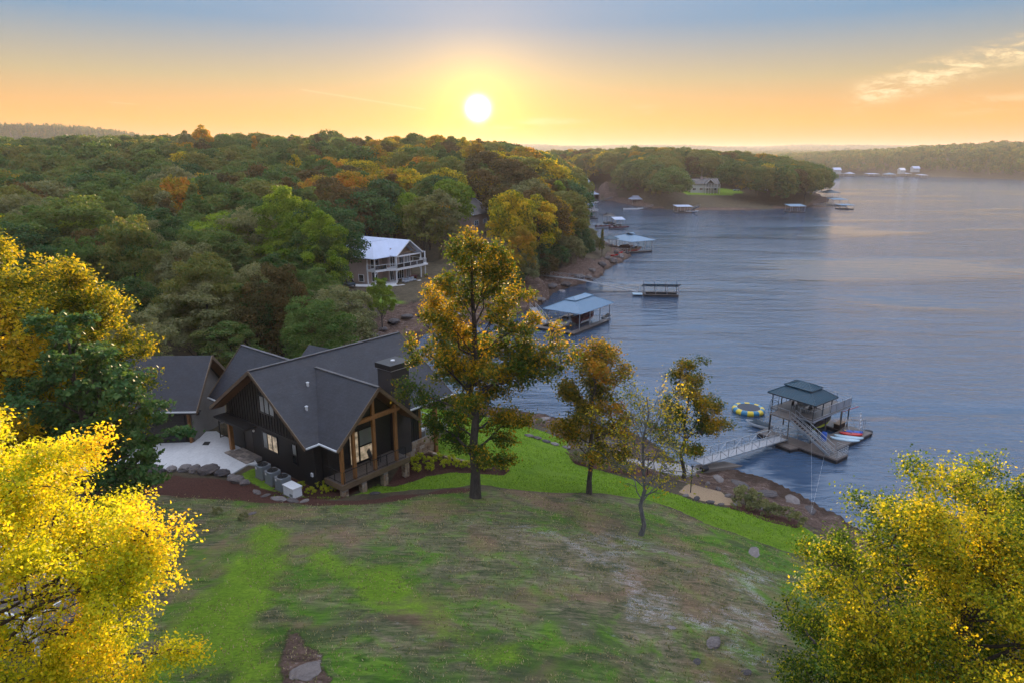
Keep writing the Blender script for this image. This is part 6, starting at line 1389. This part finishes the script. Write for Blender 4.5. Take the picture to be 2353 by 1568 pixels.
MB().slab([(-4.5, 1.7, 8.0), (-1.6, 1.2, 8.0), (-.15, -.4, 8.0), (8.3, -.4, 8.0), (8.3, 2.55, 8.0), (.25, 2.55, 8.0), (.25, 4.15, 8.0), (-4.5, 4.15, 8.0)], .35).box(7.7, 10.0, -.3, 9, 7.64, 7.99).build('balcony_floor', M['white_paint'], wh)
rail([(-4.5, 4.1), (-4.5, 1.7), (-1.6, 1.2), (-.15, -.4), (8.3, -.4), (8.3, .5), (10.0, .2), (10.0, 8)], 8.0, 1.05, 2.0, (.1,), 'balcony_railing', wh, 'white_paint', .05)
MB().slab([(-4.45, 1.68, 8.15), (-1.6, 1.18, 8.15), (-1.6, 1.18, 8.95), (-4.45, 1.68, 8.95)], .02, (0, 1, 0)).slab([(-.1, -.38, 8.15), (8.25, -.38, 8.15), (8.25, -.38, 8.95), (-.1, -.38, 8.95)], .02, (0, 1, 0)).build('railing_mesh', M['glass_dark'], wh)
def wwin(x0, x1, y, z0, z1, pane='glass_dark', n_=2, par=wh, ax='y', fm='white_paint'):
    f = MB(); t_ = .1
    def bx(a0, a1, b0, b1, d=.07):
        if ax == 'y': f.box(a0, a1, y-d, y+.02, b0, b1)
        else: f.box(y-d, y+.02, a0, a1, b0, b1)
    bx(x0-t_, x1+t_, z0-t_, z0); bx(x0-t_, x1+t_, z1, z1+t_); bx(x0-t_, x0, z0+.001, z1-.001); bx(x1, x1+t_, z0+.001, z1-.001)
    for i in range(1, n_): m_ = x0+(x1-x0)*i/n_; bx(m_-.04, m_+.04, z0+.001, z1-.001)
    fo = f.build('window', M[fm], par)
    for i in range(n_):
        a0, a1 = x0+(x1-x0)*i/n_+.045, x0+(x1-x0)*(i+1)/n_-.045
        (MB().box(a0, a1, y-.03, y+.03, z0+.01, z1-.01) if ax == 'y' else MB().box(y-.03, y+.03, a0, a1, z0+.01, z1-.01)).build('pane', M[pane], fo)
wwin(.8, 1.9, 2.6, zb+.2, zb+2.3); wwin(3.0, 5.0, 2.6, zb+.2, zb+2.3, n_=3); wwin(6.0, 7.1, 2.6, zb+.2, zb+2.3, 'glass_pale'); wwin(-3.0, -1.4, 4.2, zb+.3, zb+2.2)
wwin(1.0, 3.0, 2.6, 8.1, 10.1, n_=3); wwin(3.8, 5.0, 2.6, 8.1, 10.1); wwin(5.6, 7.2, 2.6, 8.1, 10.1, 'glass_pale'); wwin(-3.2, -.8, 4.2, 8.1, 10.0, n_=2)
wwin(5.2, 6.6, -4.4, zb+.4, zb+1.8, n_=1, ax='x'); wwin(8.4, 9.6, -4.4, zb+.4, zb+1.8, n_=1, ax='x'); wwin(1.2, 2.4, 2.6, 11.0, 11.9, n_=2, fm='trim_tan')
# patio with its retaining wall
pp = [(-4.6, -1.0), (-1.5, -2.4), (1.5, -3.6), (5.0, -3.6), (8.0, -2.9), (9.8, -1.6), (10.6, 1.0), (10.6, 3.5), (.3, 3.0), (-4.6, 4.5), (-8.5, 12), (-10, 9)]
MB().slab([(x, y, zb) for x, y in pp], .12).build('patio', M['concrete'], wh); MB().slab([(x*.985, y*.985, zb-.121) for x, y in pp], 2.8).build('retaining_wall', M['brick_pale'], wh)
def wwp(x, y, z): return (HW_[0]+x*math.cos(AW)-y*math.sin(AW), HW_[1]+x*math.sin(AW)+y*math.cos(AW), z)
for i in range(4):
    e = empty('patio_sofa', wwp(.9+i*.95, -1.4, zb), AW, ['leftmost', 'second', 'third', 'rightmost'][i]+' grey cushioned lounge chair on the patio of the white house', 'lounge chair', 'lounge chairs on the white house patio'); MB().box(-.4, .4, -.45, .35, .15, .45).build('seat', M['cushion'], e, bevel=.05); MB().box(-.4, .4, .3, .45, .2, .9).build('backrest', M['cushion'], e, bevel=.05)
e = empty('patio_table', wwp(5.4, .2, zb), AW, 'brown dining set on the patio under the balcony of the white house', 'table'); MB().box(-1, 1, -.5, .5, .7, .78).build('tabletop', M['maroon'], e)
for x in (-.85, .85): MB().box(x-.06, x+.06, -.35, .35, 0, .7).build('leg', M['maroon'], e)
e = empty('flower_pot', wwp(8.2, -1.2, zb), 0, 'potted plant at the right end of the white house patio', 'plant'); MB().lathe([(.2, 0), (.32, .5), (.28, .5)], 10).build('pot', M['maroon'], e); put('foliage', SH[0], e, (0, 0, .4))
e = empty('parked_car', wwp(-8.2, 6.0, zb+.0), AW+1.2, 'dark car partly hidden left of the white house', 'car')
cb = MB(); 
for a_, b_ in (((-2.1, .35), (2.1, .95)), ): cb.slab([(-2.1, -.85, .9), (2.1, -.85, .8), (2.1, .85, .8), (-2.1, .85, .9)], .5)
cb.build('body', M['navy_cover'], e, bevel=.12); MB().slab([(-1.2, -.65, 1.4), (.6, -.65, 1.4), (.6, .65, 1.4), (-1.2, .65, 1.4)], .02).slab([(-1.5, -.75, .92), (1.1, -.75, .9), (.6, -.65, 1.39), (-1.2, -.65, 1.39)], .02, (0, 1, 0)).slab([(-1.5, .75, .92), (1.1, .75, .9), (.6, .65, 1.39), (-1.2, .65, 1.39)], .02, (0, -1, 0)).build('cabin', M['glass_dark'], e)
for x in (-1.35, 1.35):
    for y in (-.85, .85): MB().tube((x, y-.1, .33), (x, y+.1, .33), .33, .33, 14).build('wheel', M['rubber'], e)
# ================================================================ simple gabled houses farther off
def house(name, p, ang, L_, W_, h, rise, label, wm='stucco', rm_='roof_grey', porch=None, wins=3, zbase=None, chim=None):
    z = p[2]; e = empty(name, p, ang, label, 'house')
    MB().box(0, L_, 0, W_, -3, h).build('wall', M[wm], e)
    for x, d_ in ((0, 1), (L_, -1)): MB().slab([(x-.004*d_, 0, h), (x-.004*d_, W_, h), (x-.004*d_, W_/2, h+rise-.1)], .2, (d_, 0, 0)).build('gable_wall', M[wm], e)
    for a, b in ((-.6, W_/2), (W_+.6, W_/2)): MB().slab([(-.6, a, h-.2), (L_+.6, a, h-.2), (L_+.6, b, h+rise), (-.6, b, h+rise)], .2).build('roof', M[rm_], e)
    for i in range(wins):
        x0 = L_*(i+.25)/wins; wwin(x0, x0+L_/wins*.45, -.01, 1.0, 2.4, n_=2, par=e)
    for x in (-.61, L_+.61): MB().beam((x, -.6, h-.2), (x, W_/2, h+rise), .06, .3).beam((x, W_/2, h+rise), (x, W_+.6, h-.2), .06, .3).build('rake_board', M['white_paint'], e)
    return e
p = (120.5, 470.5, gz(126, 474)); p = (p[0], p[1], 8.2)
e = house('gabled_house', p, R(8), 19.5, 10, 5.2, 3.2, 'grey house with white porch gable on the lawn of the far peninsula', 'grey_render', 'roof_grey', wins=4)
gp = MB().slab([(9, -2.8, 5.2), (12.2, -2.8, 8.2), (12.2, 4, 8.2), (9, 1, 5.2)], .2).slab([(15.4, -2.8, 5.2), (15.4, 1, 5.2), (12.2, 4, 8.2), (12.2, -2.8, 8.2)], .2).build('porch_roof', M['roof_grey'], e)
MB().beam((9, -2.85, 5.2), (12.2, -2.85, 8.2), .1, .35).beam((12.2, -2.85, 8.2), (15.4, -2.85, 5.2), .1, .35).beam((9.6, -2.85, 5.6), (14.8, -2.85, 5.6), .2, .2).build('porch_truss', M['white_paint'], e)
for x in (9.3, 11.3, 13.1, 15.1, 17.5, 19.3): MB().box(x-.15, x+.15, -2.7, -2.4, -1.5, 5.2).build('porch_post', M['white_paint'], e)
MB().box(9, 19.5, -2.8, -.02, 2.35, 2.6).build('balcony_floor', M['white_paint'], e); rail([(9, -2.75), (19.4, -2.75)], 2.6, 1.0, 1.5, (.5,), 'balcony_railing', e, 'white_paint', .05)
MB().box(8.4, 9.6, 4.2, 5.4, 5, 9.8).build('chimney', M['brick_pale'], e); MB().tube((9, 4.8, 9.8), (9, 4.8, 14.5), .06).build('antenna', M['galv'], e)
e = empty('parked_car', (158, 492, gz(158, 492)), R(10), 'pale car parked beyond the peninsula lawn', 'car'); MB().slab([(-2.1, -.85, .9), (2.1, -.85, .85), (2.1, .85, .85), (-2.1, .85, .9)], .55).build('body', M['sky_blue'], e, bevel=.1); MB().box(-1.2, .8, -.7, .7, .9, 1.4).build('cabin', M['glass_dark'], e, bevel=.15)
for x in (-1.35, 1.35):
    for y in (-.85, .85): MB().tube((x, y-.1, .33), (x, y+.1, .33), .33, .33, 12).build('wheel', M['rubber'], e)
p = at(1716, 441, 6.5); e = house('gabled_house', tuple(p), R(-10), 13, 9, 6.0, 3.0, 'second peninsula house with white two storey porch half hidden by dark trees', 'white_paint', 'roof_grey', wins=3)
for x in (6.5, 9, 11.5, 13.4): MB().box(x-.15, x+.15, -3, -2.7, -2, 6).build('porch_post', M['white_paint'], e)
MB().box(6.3, 13.6, -3, -.02, 2.7, 2.95).build('balcony_floor', M['white_paint'], e); rail([(6.3, -2.95), (13.6, -2.95)], 2.95, 1.0, 1.5, (.5,), 'balcony_railing', e, 'white_paint', .05)
p = at(1345, 436, 11); house('gabled_house', tuple(p), R(60), 9, 7, 3.0, 3.6, 'steep roofed cottage among the trees above the cove', 'stucco', 'roof_metal_pale', wins=2)
p = at(1085, 528, 9.5); house('gabled_house', tuple(p), R(72), 15, 11, 4.5, 4.2, 'cream gabled house almost buried in the trees under the sun', 'brick_pale', 'roof_grey', wins=2)
p = at(1250, 492, 8.5); house('gabled_house', tuple(p), R(20), 10, 7, 3.2, 2.6, 'small purple roofed cottage hidden in the trees of the point', 'white_paint', 'roof_metal_blue', wins=2)
p = at(1190, 422, 20); house('tower_house', tuple(p), R(0), 2, 2, 4, 2.4, 'slim white gabled tower showing above the trees right of the sun', 'white_paint', 'roof_metal_pale', wins=1)
for x, y, z, L_, lab, rm_ in [(1806, 390, 12, 34, 'pale roofed house in the haze at the left of the far shore', 'roof_metal_pale'), (1916, 396, 9, 26, 'low white house above the far shore docks', 'roof_metal_pale'), (2098, 392, 10, 26, 'white gabled house on the far shore, rightmost', 'roof_metal_pale'), (2068, 396, 7, 20, 'long white boathouse left of the rightmost far house', 'white_paint')]:
    p = at(x, y, z); house('far_house', tuple(p), R(5), L_*.42, 8, 3.2, 3.4, lab, 'grey_render', rm_, wins=4)
# ================================================================ neighbour's white deck, lower left
dkc = at(136, 1432, 12.9); nd = empty('neighbour_deck', (dkc[0]-1.55*math.cos(R(-18))+1.37*math.sin(R(-18))*-1*-1, dkc[1]+1.55*math.sin(R(18))-0-(-1)*0+2.0, 0), R(-18), 'white railed timber deck with steps behind the yellow tree', 'deck')
z = 11.9
MB().box(-5, 1.6, -2.2, 1.4, z, z+.12).build('deck_floor', M['decking'], nd)
MB().box(-5, 1.6, 1.41, 1.46, z-.3, z+.14).build('fascia', M['white_paint'], nd)
for x in (-4.8, -3.2, -1.6, 0, 1.5): MB().box(x-.07, x+.07, 1.3, 1.44, z-2.5, z+1.1).build('railing_post', M['white_paint'], nd); MB().box(x-.07, x+.07, -2.15, -2.0, z-2.5, z+1.1).build('railing_post', M['white_paint'], nd)
for y in (1.37, -2.08):
    MB().box(-4.9, 1.55, y-.05, y+.05, z+1.1, z+1.18).build('handrail', M['white_paint'], nd); MB().box(-4.9, 1.55, y-.03, y+.03, z+.2, z+.27).build('bottom_rail', M['white_paint'], nd)
    for i in range(42): MB().box(-4.7+i*.15-.02, -4.7+i*.15+.02, y-.02, y+.02, z+.271, z+1.099).build('baluster', M['white_paint'], nd)
MB().box(1.5, 1.58, -2.1, 1.35, z+1.1, z+1.18).build('handrail', M['white_paint'], nd)
for i in range(7): MB().box(1.62+i*.28, 1.9+i*.28, -1.6, -.2, z-.1-i*.18, z-.05-i*.18).build('step', M['cedar'], nd)
print('script objects', len(bpy.data.objects))
# ---------------------------------------------------------------- morning haze over the lake
hb_ = MB(); hb_.box(-3620, 4300, -150.5, 7520, -6, 128)
hm = bpy.data.materials.new('haze'); hm.use_nodes = True; hn = NT(hm.node_tree)
pv = hn.new('ShaderNodeVolumePrincipled'); pv.inputs['Color'].default_value = (.93, .90, .95, 1); pv.inputs['Density'].default_value = HAZE; pv.inputs['Anisotropy'].default_value = .22
ho = hn.new('ShaderNodeOutputMaterial'); hn.link(pv.outputs[0], ho.inputs['Volume'])
if HAZE > 0:
    hz = hb_.build('haze', hm, kind='stuff')
